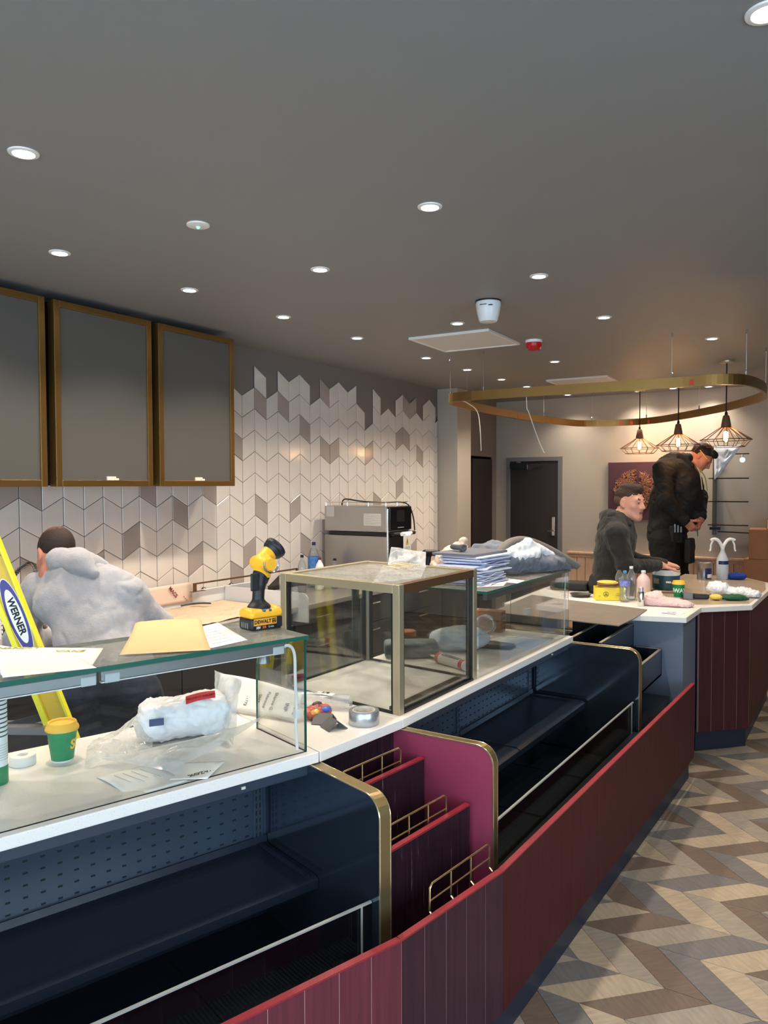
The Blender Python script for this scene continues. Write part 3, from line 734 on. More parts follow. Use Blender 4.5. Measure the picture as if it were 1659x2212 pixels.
def rounded_profile(s0, s1, z0, z1, r, n=8):
    P = [(s0, z0), (s1, z0)]
    for k in range(n + 1):
        a = k * math.pi / 2 / n; P.append((s1 - r + r * math.cos(a), z1 - r + r * math.sin(a)))
    return P + [(s0, z1)]
def case(name, label, F, L, sb, lip_s, lip_z0, lip_z1, shelf_z, shelf_s, front_s, deck_z, nbay, post0):
    o = thing(name, label, 'display case'); o.matrix_world = F()
    bk = MB().box(0.03, L - 0.03, sb - 0.03, sb, deck_z, HC - 0.035)
    bk.build('back_panel', M['navy'], o)
    # perforation slots: small dark recessed slits
    sl = MB(); z = shelf_z + 0.035
    while z < HC - 0.06:
        t = 0.05; 
        while t < L - 0.05:
            sl.box(t, t + 0.013, sb - 0.004, sb + 0.0006, z, z + 0.0055); t += 0.046
        z += 0.034
    z = deck_z + 0.05
    while z < shelf_z - 0.05:
        t = 0.05
        while t < L - 0.05:
            sl.box(t, t + 0.013, sb - 0.004, sb + 0.0006, z, z + 0.0055); t += 0.046
        z += 0.034
    tag(sl.build('perforation', M['dark'], o), kind='stuff')
    MB().box(0.0, L, sb - 0.03, -0.025, HC - 0.075, HC - 0.036).build('header', M['navy'], o, bevel=0.004)
    MB().box(0.25, 0.262, -0.025, -0.021, HC - 0.06, HC - 0.052).build('header_clip', M['cream'], o)
    # uprights with bracket slots
    step = (L - 0.06) / nbay
    for b in range(nbay + 1):
        t = post0 + b * step if b < nbay else L - 0.05
        u = MB().box(t, t + 0.034, sb - 0.002, sb + 0.006, deck_z, HC - 0.04).build('upright', M['navy'], o, bevel=0.001)
        s_ = MB(); z = deck_z + 0.02
        while z < HC - 0.08:
            s_.box(t + 0.008, t + 0.012, sb + 0.0055, sb + 0.0068, z, z + 0.016); s_.box(t + 0.022, t + 0.026, sb + 0.0055, sb + 0.0068, z, z + 0.016); z += 0.025
        tag(s_.build('slots', M['dark'], u), kind='stuff')
        br = MB(); h = 0.045
        br.add([(t + 0.010, sb + .006, shelf_z - 0.01), (t + 0.010, sb + .006, shelf_z - 0.03 - h * .3), (t + 0.010, shelf_s - 0.02, shelf_z - 0.030), (t + 0.010, shelf_s - 0.02, shelf_z - 0.012),
                (t + 0.022, sb + .006, shelf_z - 0.01), (t + 0.022, sb + .006, shelf_z - 0.03 - h * .3), (t + 0.022, shelf_s - 0.02, shelf_z - 0.030), (t + 0.022, shelf_s - 0.02, shelf_z - 0.012)],
               [(0, 1, 2, 3), (7, 6, 5, 4), (0, 4, 5, 1), (1, 5, 6, 2), (2, 6, 7, 3), (3, 7, 4, 0)])
        br.build('shelf_bracket', M['black'], o)
        # raised rail lying on the shelf joint
        MB().beam((t + 0.016, sb + 0.02, shelf_z + 0.006), (t + 0.016, shelf_s - 0.015, shelf_z + 0.006), 0.012, 0.008).build('shelf_joint', M['deck'], o)
    # shelves: upturned back, rolled front, one per bay
    for b in range(nbay):
        t0 = 0.032 if b == 0 else post0 + b * step + 0.02; t1 = post0 + (b + 1) * step + 0.012 if b < nbay - 1 else L - 0.034
        prof = [(sb + 0.008, shelf_z + 0.028), (sb + 0.012, shelf_z + 0.006), (sb + 0.03, shelf_z), (shelf_s - 0.035, shelf_z + 0.004), (shelf_s - 0.012, shelf_z + 0.002), (shelf_s, shelf_z - 0.006), (shelf_s, shelf_z - 0.032), (shelf_s - 0.008, shelf_z - 0.032), (shelf_s - 0.010, shelf_z - 0.012), (sb + 0.03, shelf_z - 0.008), (sb + 0.008, shelf_z)]
        m = MB(); nP = len(prof)
        m.add([(t0, y, z) for y, z in prof] + [(t1, y, z) for y, z in prof], [tuple(range(nP)), tuple(range(2 * nP - 1, nP - 1, -1))] + [(i, nP + i, nP + (i + 1) % nP, (i + 1) % nP) for i in range(nP)])
        m.build('shelf', M['deck'], o, smooth=True, angle=50)
    m = MB(); prof = [(sb, deck_z), (lip_s - 0.05, deck_z - 0.01), (lip_s - 0.012, lip_z0 - 0.03), (lip_s - 0.012, lip_z0 + 0.0), (lip_s - 0.03, lip_z0 - 0.03), (lip_s - 0.07, deck_z - 0.03), (sb, deck_z - 0.02)]
    nP = len(prof)
    m.add([(0.03, y, z) for y, z in prof] + [(L - 0.03, y, z) for y, z in prof], [tuple(range(nP)), tuple(range(2 * nP - 1, nP - 1, -1))] + [(i, nP + i, nP + (i + 1) % nP, (i + 1) % nP) for i in range(nP)])
    m.build('deck', M['deck'], o)
    jn = MB()
    for b in range(1, nbay + 1): t = post0 + b * step + .017 if b < nbay else post0 + .35; jn.box(t, t + 0.003, sb + 0.01, lip_s - 0.06, deck_z - 0.008, deck_z + 0.0012)
    jn.build('deck_joint', M['dark'], o)
    # glass riser with pale rim, honeycomb air grille in front of it
    gl = MB().box(0.032, L - 0.032, lip_s - 0.003, lip_s + 0.003, lip_z0 - 0.02, lip_z1).build('glass_riser', thin_glass('riser_glass', tint=(0.80, 0.84, 0.84), base=0.07), o)
    MB().box(0.032, L - 0.032, lip_s - 0.004, lip_s + 0.004, lip_z1 - 0.001, lip_z1 + 0.004).box(0.066, 0.071, lip_s + 0.003, lip_s + 0.006, lip_z0 - 0.02, lip_z1).build('rim', M['beadgold'] if False else mat('pale_rim', rgb(206, 206, 202), 0.25, 0.5), gl)
    gz = lip_z0
    MB().box(0.032, L - 0.032, lip_s + 0.003, front_s - 0.018, gz - 0.05, gz - 0.004).build('air_grille', M['black'], o)
    sl = MB(); t = 0.04
    while t < L - 0.04:
        sl.box(t, t + 0.005, lip_s + 0.035, front_s - 0.024, gz - 0.006, gz + 0.0006); t += 0.0115
    tag(sl.build('grille_bars', M['bronze'] if False else mat('grille_bar', rgb(62, 58, 52), 0.45, 0.4), o), kind='stuff')
    MB().box(0.0, L, sb - 0.05, front_s - 0.03, 0.0, deck_z - 0.03).build('plinth', M['dark'], o)
    return o
def end_panel(parent, t0, t1, s1, face0, face1, sb=-0.31):
    # t0 side carries face0, t1 side carries face1; bronze edge all round, thin polished bead on the t1 rim
    P = rounded_profile(sb, s1, 0.06, HC - 0.036, 0.062); n = len(P)
    m = MB(); m.add([(t0, y, z) for y, z in P] + [(t1, y, z) for y, z in P], [], 0)
    m.f += [tuple(range(n)), tuple(range(2 * n - 1, n - 1, -1))]; m.m += [0, 1]
    for i in range(n): m.f.append((i, n + i, n + (i + 1) % n, (i + 1) % n)); m.m.append(2)
    e = m.build('end_panel', [face0, face1, mat('edge_brass', rgb(158, 138, 98), 0.34, 0.85, bump=0.03, bscale=300)], parent)
    for t in (t0, t1):
        pts = [(t, y, z) for y, z in P[1:]]
        MB().tube([(p[0], p[1] - 0.002, p[2] - 0.002) for p in pts], 0.0032, 6).build('bead', M['beadgold'], e, smooth=True)
    return e
c1 = case('display_case', 'navy open display case with perforated back, nearer of two, below the green paper cup', F1, 2.2, -0.28, 0.295, 0.43, 0.578, 0.545, 0.035, 0.425, 0.30, 2, 0.045)
end_panel(c1, -0.008, 0.03, 0.335, M['burg'], M['mirrorpanel'])
end_panel(c1, 2.17, 2.205, 0.335, M['mirrorpanel'], M['burg'])
c2 = case('display_case', 'navy open display case with perforated back, farther of two, beyond the burgundy end panel', F2, 1.785, -0.23, 0.335, 0.46, 0.610, 0.575, 0.08, 0.44, 0.30, 2, 0.045)
end_panel(c2, -0.03, 0.008, 0.362, M['slate'], M['mirrorpanel'], -0.265)
end_panel(c2, 1.755, 1.787, 0.355, M['mirrorpanel'], M['burg'], -0.265)

# plum magazine rack between the cases
mr = thing('magazine_rack', 'stepped plum oak magazine rack with brass wire rails between display cases', 'magazine rack'); mr.matrix_world = FM()
MB().box(0.004, 0.402, -0.06, -0.035, 0.10, HC - 0.036).build('back_board', M['rackwood'], mr)
for s, zt, i in ((0.098, 0.80, 0), (0.285, 0.685, 1)):
    x1 = 0.411 + 0.203 * s
    b = MB().box(0.004, x1, s - 0.018, s, 0.15, zt).build('step_board', M['rackwood'], mr)
    MB().box(0.004, x1, s - 0.0185, s + 0.0005, zt, zt + 0.006).build('top_edge', M['maroontop'], b)
MB().prism([(0.004, -0.03), (0.404, -0.03), (0.487, 0.39), (-0.034, 0.39)], 0.10, 0.15).build('floor_board', M['rackwood'], mr)
brw = mat('brass_wire', rgb(206, 180, 128), 0.25, 0.9)
for s, zt, x0, x1 in ((0.068, 0.806, 0.10, 0.40), (0.255, 0.691, 0.10, 0.40), (0.418, 0.577, 0.10, 0.42)):
    r = MB()
    r.tube([(x0, s, zt - 0.02), (x0, s, zt + 0.045), (x0 + 0.012, s, zt + 0.055), (x1 - 0.012, s, zt + 0.055), (x1, s, zt + 0.045), (x1, s, zt - 0.02)], 0.0032, 6)
    r.tube([(x0, s, zt + 0.008), (x1, s, zt + 0.008)], 0.0024, 6)
    for f in (1 / 3, 2 / 3): xx = x0 + (x1 - x0) * f; r.tube([(xx, s, zt - 0.02), (xx, s, zt + 0.055)], 0.0028, 6)
    for xx in (x0, x0 + (x1 - x0) / 3, x0 + (x1 - x0) * 2 / 3, x1): r.tube([(xx, s - 0.0, zt - 0.02), (xx, s + 0.012, zt - 0.03)], 0.0028, 6)
    r.build('wire_rail', brw, mr, smooth=True)

# maroon plank front, three runs meeting at the bends
PF = [(-1.001, 1.675), (-0.920, 2.146), (-0.843, 4.80)]
d1 = Vector((-0.3144, -0.9493)); Pn = (PF[0][0] + d1.x * 1.9, PF[0][1] + d1.y * 1.9)
ZT, ZB = 0.57, 0.132
def plank_front(label, p, q, mplank, seam, zt=ZT, zb=ZB, wdt=0.1, top=True, flip=1):
    P, Q = Vector(p), Vector(q); d = (Q - P); L = d.length; d.normalize(); nr = Vector((d.y, -d.x)) * flip
    o = thing('counter_fascia', label, 'counter front', (P.x, P.y, 0), math.atan2(d.y, d.x))
    k = max(1, round(L / wdt)); w_ = L / k
    for i in range(k):
        MB().box(i * w_ + seam, (i + 1) * w_ - seam, -0.0 if flip > 0 else -0.018, 0.018 if flip > 0 else 0.0, zb, zt).build('plank', mplank, o)
    y0, y1 = (0.0012, 0.0175) if flip > 0 else (-0.0175, -0.0012)
    MB().box(0, L, y0, y1, zb, zt - 0.001).build('backing', mat('pale_seam', rgb(190, 150, 150), 0.6), o)
    if top: MB().box(0, L, -0.001 if flip > 0 else -0.019, 0.019 if flip > 0 else 0.001, zt, zt + 0.005).build('top_edge', M['maroontop'], o)
    ky0, ky1 = (0.03, 0.05) if flip > 0 else (-0.05, -0.03)
    MB().box(0, L, ky0, ky1, 0.0, zb + 0.02).build('kick_plate', M['kick'], o)
    return o
mplum = wood('plum_stained_plank', rgb(44, 19, 33), rgb(58, 25, 40), 0.42, (70, 70, 3), bump=0.1)
plank_front('low maroon plank front below the near display case', PF[0], Pn, wood('lit_maroon_plank', rgb(88, 34, 46), rgb(102, 42, 53), 0.42, (70, 70, 3), bump=0.1), 0.0012, flip=-1)  # same maroon planks, reflected light painted in as a lighter stain
plank_front('short plum plank front below the magazine rack', PF[1], PF[0], mplum, 0.0012, flip=-1)
plank_front('long smooth maroon plank front below the far display case', PF[2], PF[1], M['maroon'], 0.0003, flip=-1)

# staff-side carcass below the worktops
def carcass(label, F, L, s0, s1):
    o = thing('counter_carcass', label, 'cabinet'); o.matrix_world = F()
    MB().box(0.0, L, s0, s1, 0.08, HC - 0.036).build('body', M['cabdark'], o)
    n = max(1, round(L / 0.5))
    for i in range(n):
        d = MB().box(i * L / n + 0.004, (i + 1) * L / n - 0.004, s0 - 0.018, s0 - 0.001, 0.1, HC - 0.05).build('door', M['cabdark'], o, bevel=0.001)
        MB().box((i + .5) * L / n - 0.06, (i + .5) * L / n + 0.06, s0 - 0.04, s0 - 0.03, HC - 0.10, HC - 0.09).build('handle', M['chrome'], d)
carcass('charcoal cabinet carcass behind the near display case', F1, 2.2, -0.60, -0.33)
carcass('charcoal cabinet carcass behind the far display case', F2, 1.785, -0.62, -0.29)

# ------------------------------------------------------------------ glass screens on the worktops
def pane(parent, p, q, z0, z1, th=0.008, name='pane', green=True):
    P, Q = Vector(p + (0,)), Vector(q + (0,)); d = (Q - P).normalized(); sd = Vector((-d.y, d.x, 0)) * th / 2
    m = MB(); v = [P - sd, Q - sd, Q + sd, P + sd]
    m.hexa([(a.x, a.y, z0) for a in v] + [(a.x, a.y, z1) for a in v])
    m.m = [1, 1, 0, 1, 0, 1] if green else [0] * 6
    return m.build(name, [M['glass'], M['gedge']], parent)
def top_pane(parent, x0, x1, y0, y1, z, th=0.012):
    m = MB().box(x0, x1, y0, y1, z - th, z); m.m = [0, 0, 1, 1, 1, 1]
    return m.build('top_pane', [M['topglass'], M['gedge']], parent)
alu = mat('led_profile', rgb(140, 142, 142), 0.35, 0.8)
g1 = thing('glass_screen', 'frameless glass screen with green edges on the near worktop', 'glass screen'); g1.matrix_world = F1()
GT = 1.285
pane(g1, (0.03, -0.03), (2.15, -0.03), HC, GT - 0.012, name='front_pane')
pane(g1, (0.03, -0.034), (0.03, -0.33), HC, GT - 0.012, name='end_pane')
top_pane(g1, 0.022, 1.02, -0.37, -0.024, GT)
top_pane(g1, 1.024, 2.15, -0.37, -0.024, GT)
for x0, x1 in ((0.10, 0.66), (0.67, 1.3), (1.32, 2.1)):
    m = MB(); m.beam((x0, -0.05, GT - 0.030), (x1, -0.05, GT - 0.030), 0.022, 0.030)
    l = m.build('led_strip', alu, g1, bevel=0.003)
    MB().box(x0 + 0.002, x1 - 0.002, -0.058, -0.042, GT - 0.048, GT - 0.045).build('diffuser', M['white'], l)
    for xx in (x0 + 0.002, x1 - 0.05): MB().box(xx, xx + 0.04, -0.063, -0.037, GT - 0.049, GT - 0.024).build('clip', mat('clear_clip', rgb(196, 202, 204), 0.25), l, bevel=0.003)
MB().tube(catmull([(0.11, -0.052, GT - 0.035), (0.075, -0.055, GT - 0.03), (0.052, -0.06, GT - 0.06), (0.048, -0.062, GT - 0.14), (0.046, -0.06, GT - 0.23), (0.052, -0.055, GT - 0.29), (0.050, -0.05, HC + 0.004)], 6, False), 0.0048, 8).build('cable', M['white'], g1, smooth=True)
MB().box(0.036, 0.056, -0.066, -0.048, GT - 0.262, GT - 0.235).build('cable_clip', M['white'], g1, bevel=0.002)
sp = MB().lathe([(0.012, 0), (0.017, -0.008), (0.021, -0.036)], 16, (0.14, -0.10, GT - 0.045)).build('spot_head', alu, g1, smooth=True)

g2 = thing('glass_screen', 'frameless glass screen on the far worktop under the paper stack', 'glass screen'); g2.matrix_world = F2()
pane(g2, (-0.02, -0.032), (1.10, -0.032), HC, GT - 0.012, name='front_pane', green=False)
pane(g2, (-0.02, -0.036), (-0.02, -0.38), HC, GT - 0.012, name='end_pane')
top_pane(g2, -0.028, 1.04, -0.62, -0.026, GT)
m = MB().beam((0.06, -0.055, GT - 0.030), (1.0, -0.055, GT - 0.030), 0.022, 0.030).build('led_strip', mat('led_profile_dark', rgb(92, 92, 94), 0.35, 0.6), g2, bevel=0.003)
MB().tube([(-0.005, -0.045, GT - 0.02), (-0.002, -0.05, GT - 0.15), (0.004, -0.05, HC + 0.004)], 0.0045, 8).build('cable', M['white'], g2, smooth=True)
MB().box(-0.03, 0.03, -0.27, -0.255, HC + 0.10, HC + 0.13).build('glass_clamp', M['white'], g2, bevel=0.002)
MB().box(-0.022, -0.018, -0.05, -0.30, HC, HC + 0.006).build('foot_seal', M['chrome'], g2)

# brass framed glass box
bx = thing('display_box', 'champagne metal framed glass display box standing between the worktops', 'display box', (0, 0, HC))
FL, FR_, BL, BR = (-1.412, 2.352), (-1.404, 2.985), (-2.035, 2.44), (-2.02, 3.06)
BH = 0.472; w_ = 0.032
def inset(p, q, a): v = Vector(q) - Vector(p); v.normalize(); return (p[0] + v.x * a, p[1] + v.y * a)
fr = MB()
for p in (FL, FR_, BL, BR):
    pass
crn = [(FL, FR_, BL), (FR_, FL, BR), (BL, FL, BR), (BR, FR_, BL)]
for c, a, b in crn:
    ea = (Vector(a) - Vector(c)).normalized() * w_; eb = (Vector(b) - Vector(c)).normalized() * w_; c = Vector(c)
    pts = [c, c + ea, c + ea + eb, c + eb]
    MB().prism([tuple(p) for p in pts], 0, BH).build('post', M['champ'], bx, bevel=0.0015)
for a, b in ((FL, FR_), (FL, BL), (BL, BR), (FR_, BR)):
    A, B = Vector(a), Vector(b); d = (B - A).normalized(); cen = (Vector(FL) + Vector(BR)) / 2; nr = Vector((-d.y, d.x))
    if (cen - A).dot(nr) < 0: nr = -nr
    q = [A + d * w_, B - d * w_, B - d * w_ + nr * w_, A + d * w_ + nr * w_]
    MB().prism([tuple(v) for v in q], BH - w_, BH).build('rail', M['champ'] if (a, b) != (FL, FR_) else M['bronze'], bx, bevel=0.0015)
    q = [A + d * w_, B - d * w_, B - d * w_ + nr * 0.014, A + d * w_ + nr * 0.014]
    MB().prism([tuple(v) for v in q], 0, 0.008).build('bottom_seal', M['black'], bx)
    # dark gasket inside the posts, then the pane
    g_ = MB()
    for e in (A + d * (w_ + 0.006), B - d * (w_ + 0.006)): g_.prism([tuple(e - d * .006 + nr * .006), tuple(e + d * .006 + nr * .006), tuple(e + d * .006 + nr * .02), tuple(e - d * .006 + nr * .02)], 0.005, BH - w_)
    g_.build('gasket', M['black'], bx)
    p0, p1 = A + d * (w_ + 0.01) + nr * 0.013, B - d * (w_ + 0.01) + nr * 0.013
    pane(bx, tuple(p0), tuple(p1), 0.006, BH - w_, 0.006)
ctr = Vector(((FL[0] + BR[0]) / 2, (FL[1] + BR[1]) / 2))
sh = lambda p, f: tuple(ctr + (Vector(p) - ctr) * f)
MB().prism([sh(p, 0.93) for p in (FL, FR_, BR, BL)], BH - 0.014, BH - 0.006).build('top_pane', M['topglass'], bx)
A, B = Vector(FL), Vector(FR_); d = (B - A).normalized()
MB().prism([tuple(A + d * .05 + Vector((-.02, 0))), tuple(B - d * .05 + Vector((-.02, 0))), tuple(B - d * .05 + Vector((-.075, 0))), tuple(A + d * .05 + Vector((-.075, 0)))], 0.0, 0.012).build('vent_grille', M['black'], bx)
gs = MB()
for k in range(48):
    y = 0.055 + k * 0.0108; p = A + d * y
    gs.box(p.x - 0.070, p.x - 0.026, p.y, p.y + 0.004, 0.012, 0.0135)
tag(gs.build('grille_bars', mat('grille_bar', None), bx), kind='stuff')
sb_ = MB()
for k in range(5):
    p = Vector(BR) + (Vector(BL) - Vector(BR)) * (0.06 + 0.018 * k); sb_.box(p.x - 0.003, p.x + 0.003, p.y - 0.036, p.y - 0.030, 0.02, BH - 0.04)
sb_.build('sliding_track', alu, bx)

# ------------------------------------------------------------------ peninsula and till end
HP = 0.955
pp = [(-1.245, 4.746), (-0.900, 4.835), (-0.894, 5.287), (-0.625, 5.560), (-0.608, 6.417), (-0.656, 6.886), (-0.872, 7.184), (-1.360, 7.203), (-1.372, 5.555), (-1.734, 5.536), (-1.753, 5.862), (-2.107, 5.862), (-2.06, 4.808)]
pen = tag(MB().prism(pp, HP - 0.034, HP).build('worktop', [M['slab']], bevel=0.003), 'white topped angled peninsula worktop in front of the two men', 'worktop')
tagp = tag(MB().prism([(-1.245, 5.632), (-0.939, 5.383), (-0.651, 5.613), (-0.632, 6.417), (-0.68, 6.867), (-0.881, 7.155), (-1.35, 7.174), (-1.36, 5.70)], HP + 0.0005, HP + 0.004).build('protection_board', M['tan']), 'dusty tan protective board covering the far part of the peninsula', 'board')
pb = thing('peninsula_base', 'slate and maroon plank base of the peninsula', 'counter base')
MB().box(-1.30, -0.925, 4.872, 4.889, 0.10, HP - 0.036).build('end_panel', M['slate'], pb)
MB().box(-0.942, -0.925, 4.889, 5.27, 0.10, HP - 0.036).build('side_panel', M['slate'], pb)
MB().prism([(-1.25, 4.90), (-0.965, 4.90), (-0.965, 5.32), (-0.71, 5.62), (-0.71, 6.6), (-0.90, 7.05), (-1.33, 7.05), (-1.33, 5.6), (-1.25, 5.5)], 0.13, HP - 0.04).build('carcass', M['cabdark'], pb)
plank_front('dark maroon plank face on the angled peninsula corner', (-0.639, 5.574), (-0.908, 5.301), wood('dark_maroon_plank', rgb(52, 16, 22), rgb(66, 22, 28), 0.5, (70, 70, 3), bump=0.1), 0.001, HP - 0.036, 0.13, 0.098, False, -1)
plank_front('dark maroon plank face on the aisle side of the peninsula', (-0.634, 6.95), (-0.641, 5.60), M['maroon'], 0.0006, HP - 0.036, 0.13, 0.105, False, -1)

tr = thing('tray_rack', 'dark stepped snack tray rack with pale edges beside the slate panel', 'rack')
pal = mat('pale_tray_edge', rgb(150, 142, 132), 0.45)
for x0, x1, zt, dp in ((-1.60, -1.38, 0.895, 0.14), (-1.38, -1.215, 0.885, 0.16), (-1.215, -1.045, 0.745, 0.16)):
    t = MB().box(x0, x1, 4.17, 4.855, zt - dp, zt - dp + 0.012).box(x1 - 0.012, x1, 4.17, 4.855, zt - dp, zt).box(x0, x1, 4.843, 4.855, zt - dp, zt).build('tray', M['deck'], tr)
    MB().box(x1 - 0.014, x1 + 0.002, 4.17, 4.855, zt, zt + 0.004).box(x0 + 0.02, x1, 4.841, 4.856, zt, zt + 0.004).build('edge', pal, t)
MB().box(-1.62, -1.0, 4.16, 4.86, 0.0, 0.46).build('plinth', M['deck'], tr)
MB().box(-1.64, -1.60, 4.16, 4.86, 0.46, 0.80).build('back_board', M['deck'], tr)

dbd = tag(MB().prism([(-1.485, 4.36), (-1.165, 4.33), (-1.15, 4.60), (-1.165, 4.99), (-1.76, 5.14), (-2.03, 5.24), (-1.97, 4.40)], HP + 0.0008, HP + 0.006).build('protection_sheet', mat('grey_hardboard', rgb(112, 102, 94), 0.6, var=0.12, vscale=7)), 'dusty grey hardboard sheet bridging the counters by the slate panel', 'board')

# ------------------------------------------------------------------ back counter along the tiled wall
bc = thing('back_worktop', 'stainless back worktop along the tiled wall', 'worktop')
MB().box(-3.985, -3.28, 1.0, 7.40, HC - 0.035, HC).build('top', mat('worktop_grey', rgb(176, 170, 164), 0.35, 0.3), bc, bevel=0.004)
MB().box(-3.985, -3.965, 1.0, 4.55, HC, HC + 0.10).build('upstand', mat('upstand_white', rgb(222, 224, 226), 0.3), bc, bevel=0.003)
P = rounded_profile(0, 0.765, -0.10, 0.10, 0.05); up = MB(); n = len(P)
up.add([(-3.962 + a, 4.12, HC + b) for a, b in P] + [(-3.962 + a, 4.132, HC + b) for a, b in P], [tuple(range(n)), tuple(range(2 * n - 1, n - 1, -1))] + [(i, n + i, n + (i + 1) % n, (i + 1) % n) for i in range(n)])
up.build('return_upstand', mat('upstand_white', None), bc)
for i, (y0, y1, kind) in enumerate([(1.0, 1.7, 'd'), (1.7, 2.4, 'd'), (2.4, 3.1, 'd'), (3.1, 4.115, 'd'), (4.137, 4.7, 'w'), (4.7, 5.5, 'w'), (5.5, 6.3, 'w'), (6.3, 7.1, 'd')]):
    cb = thing('base_cabinet', 'charcoal base cabinet with bar handle under the back worktop, %s along the run' % ['first', 'second', 'third', 'fourth', 'fifth', 'sixth', 'seventh', 'last'][i], 'cabinet', (-3.32, y0, 0), 0, 'charcoal base cabinets')
    MB().box(-0.62, -0.02, 0.002, y1 - y0 - 0.002, 0.1, HC - 0.036).build('body', M['cabdark'], cb)
    MB().box(-0.6, -0.08, 0.0, y1 - y0, 0.0, 0.1).build('plinth', M['black'], cb)
    wd = y1 - y0
    if kind == 'w':
        for z0, z1 in ((0.11, 0.40), (0.405, 0.66), (0.665, 0.87)):
            d = MB().box(-0.019, 0.0, 0.004, wd - 0.004, z0, z1).build('drawer', M['cabdark'], cb, bevel=0.001)
            MB().tube([(0.0, wd / 2 - 0.08, z1 - 0.05), (0.028, wd / 2 - 0.08, z1 - 0.05), (0.028, wd / 2 + 0.08, z1 - 0.05), (0.0, wd / 2 + 0.08, z1 - 0.05)], 0.006, 6).build('handle', M['chrome'], d)
    else:
        d = MB().box(-0.019, 0.0, 0.004, wd - 0.004, 0.11, 0.87).build('door', M['cabdark'], cb, bevel=0.001)
        MB().tube([(0.0, wd - 0.2, 0.8), (0.028, wd - 0.2, 0.8), (0.028, wd - 0.05, 0.8), (0.0, wd - 0.05, 0.8)], 0.006, 6).build('handle', M['chrome'], d)
        if i == 2:
            MB().box(0.0, 0.0012, 0.16, 0.27, 0.735, 0.80).build('yellow_sticker', mat('sticker_amber', rgb(196, 150, 40), 0.5), d)
            MB().box(0.0, 0.0012, 0.33, 0.48, 0.70, 0.79).build('shiny_sticker', mat('sticker_shiny', rgb(120, 112, 104), 0.15, 0.6), d)
# ------------------------------------------------------------------ small things: helpers
film = thin_glass('clear_film', tint=(0.97, 0.98, 0.98), boost=1.3, rough=0.12, base=0.05, haze=0.30, hcol=(0.88, 0.90, 0.92))
milky = thin_glass('milky_film', tint=(0.95, 0.96, 0.97), boost=1.2, rough=0.15, base=0.05, haze=0.62, hcol=(0.88, 0.91, 0.94))
pet = thin_glass('clear_bottle', tint=(0.90, 0.94, 0.97), boost=1.6, rough=0.03, base=0.10, haze=0.10)
ink = mat('black_ink', rgb(30, 30, 34), 0.7)
greenp = mat('green_card', rgb(0, 132, 78), 0.45)
yell = mat('yellow_lid', rgb(240, 190, 70), 0.4)
def sheet(name, corners, m, parent=None, nx=24, ny=24, amp=0.0, freq=20, seed=1, lift=None, thick=0.0):
    """crumpled sheet over four corner points (x,y,z)"""
    P = [Vector(c) for c in corners]; mb = MB()
    def fn(u, v): return P[0] * (1 - u) * (1 - v) + P[1] * u * (1 - v) + P[2] * u * v + P[3] * (1 - u) * v
    mb.grid(nx, ny, fn)
    V = np.array(mb.v); UV = np.array([(i / nx, j / ny) for j in range(ny + 1) for i in range(nx + 1)])
    if amp:
        n = (P[1] - P[0]).cross(P[3] - P[0]).normalized(); edge = np.minimum(np.minimum(UV[:, 0], 1 - UV[:, 0]), np.minimum(UV[:, 1], 1 - UV[:, 1])); a = (np.maximum(crease(V, freq * 0.42, seed), -0.4) * 0.7 + 0.28) * amp * (0.35 + 0.65 * np.clip(edge * 6, 0, 1))
        V += np.outer(a, np.array(n) if n.z > 0 else -np.array(n))
    if lift is not None: V[:, 2] += lift(UV[:, 0], UV[:, 1])
    mb.v = [tuple(v) for v in V]
    return mb.build(name, m, parent, smooth=True, angle=180, solid=thick)
def paper(label, corners, z, m=None, cat='paper', name='paper_sheet', lift=None, group=None, nx=10, ny=10):
    o = sheet(name, [(x, y, z) for x, y in corners], m or M['paper'], nx=nx, ny=ny, lift=lift, thick=0.0006)
    return tag(o, label, cat, group)
def lines(parent, rows, m=ink, h=0.0012):
    mb = MB()
    for (x0, y0, x1, y1, z) in rows: mb.beam((x0, y0, z), (x1, y1, z), h, 0.0006)
    return mb.build('printed_lines', m, parent)
def crumple(name, label, cat, c, size, m, seed, vox=0.007, amp=0.012, freq=38, rz=0.0, prims=None, k=0.03, group=None):
    a, b, h = size
    pr = prims or [('ell', (0, 0, h * 0.5), (a, b, h * 0.5)), ('ell', (a * .35, b * .2, h * .55), (a * .5, b * .6, h * .42)), ('ell', (-a * .4, -b * .25, h * .42), (a * .45, b * .5, h * .4))]
    def flat(V): V[:, 2] = np.maximum(V[:, 2], 0.001); return V
    o = sdf_obj(name, pr, vox, m, None, k, loc=c, rz=rz, disp=[(amp * 0.5, freq * 0.5, seed), (-amp * 0.5, freq * 1.1, seed + 1, 'c')], post=flat)
    return tag(o, label, cat, group)
def shelf_z(): return HC

# ------------------------------------------------------------------ near worktop, behind the glass
t = thing('ribbed_tube', 'green and white ribbed plastic tube standing at the left edge of the near worktop', 'tube', (-2.055, 1.222, HC + 0.0005))
MB().lathe([(0.033, 0), (0.034, 0.002), (0.034, 0.05), (0.033, 0.052)], 28).build('base_band', greenp, t, smooth=True)
MB().lathe([(0.0335, 0.052), (0.0335, 0.245)], 28, cap=False).build('sleeve', mat('pale_blue_white', rgb(226, 236, 238), 0.4), t, smooth=True)
rb = MB()
for i in range(9): rb.lathe([(0.0338, 0), (0.0348, 0.002), (0.0338, 0.004)], 28, (0, 0, 0.135 + i * 0.0125), cap=False)
rb.build('rib', mat('tube_rib', rgb(60, 84, 92), 0.5), t, smooth=True)
MB().lathe([(0.0345, 0.246), (0.0345, 0.262), (0.030, 0.266), (0.001, 0.266)], 28, cap=False).build('cap', greenp, t, smooth=True)
ln = MB()
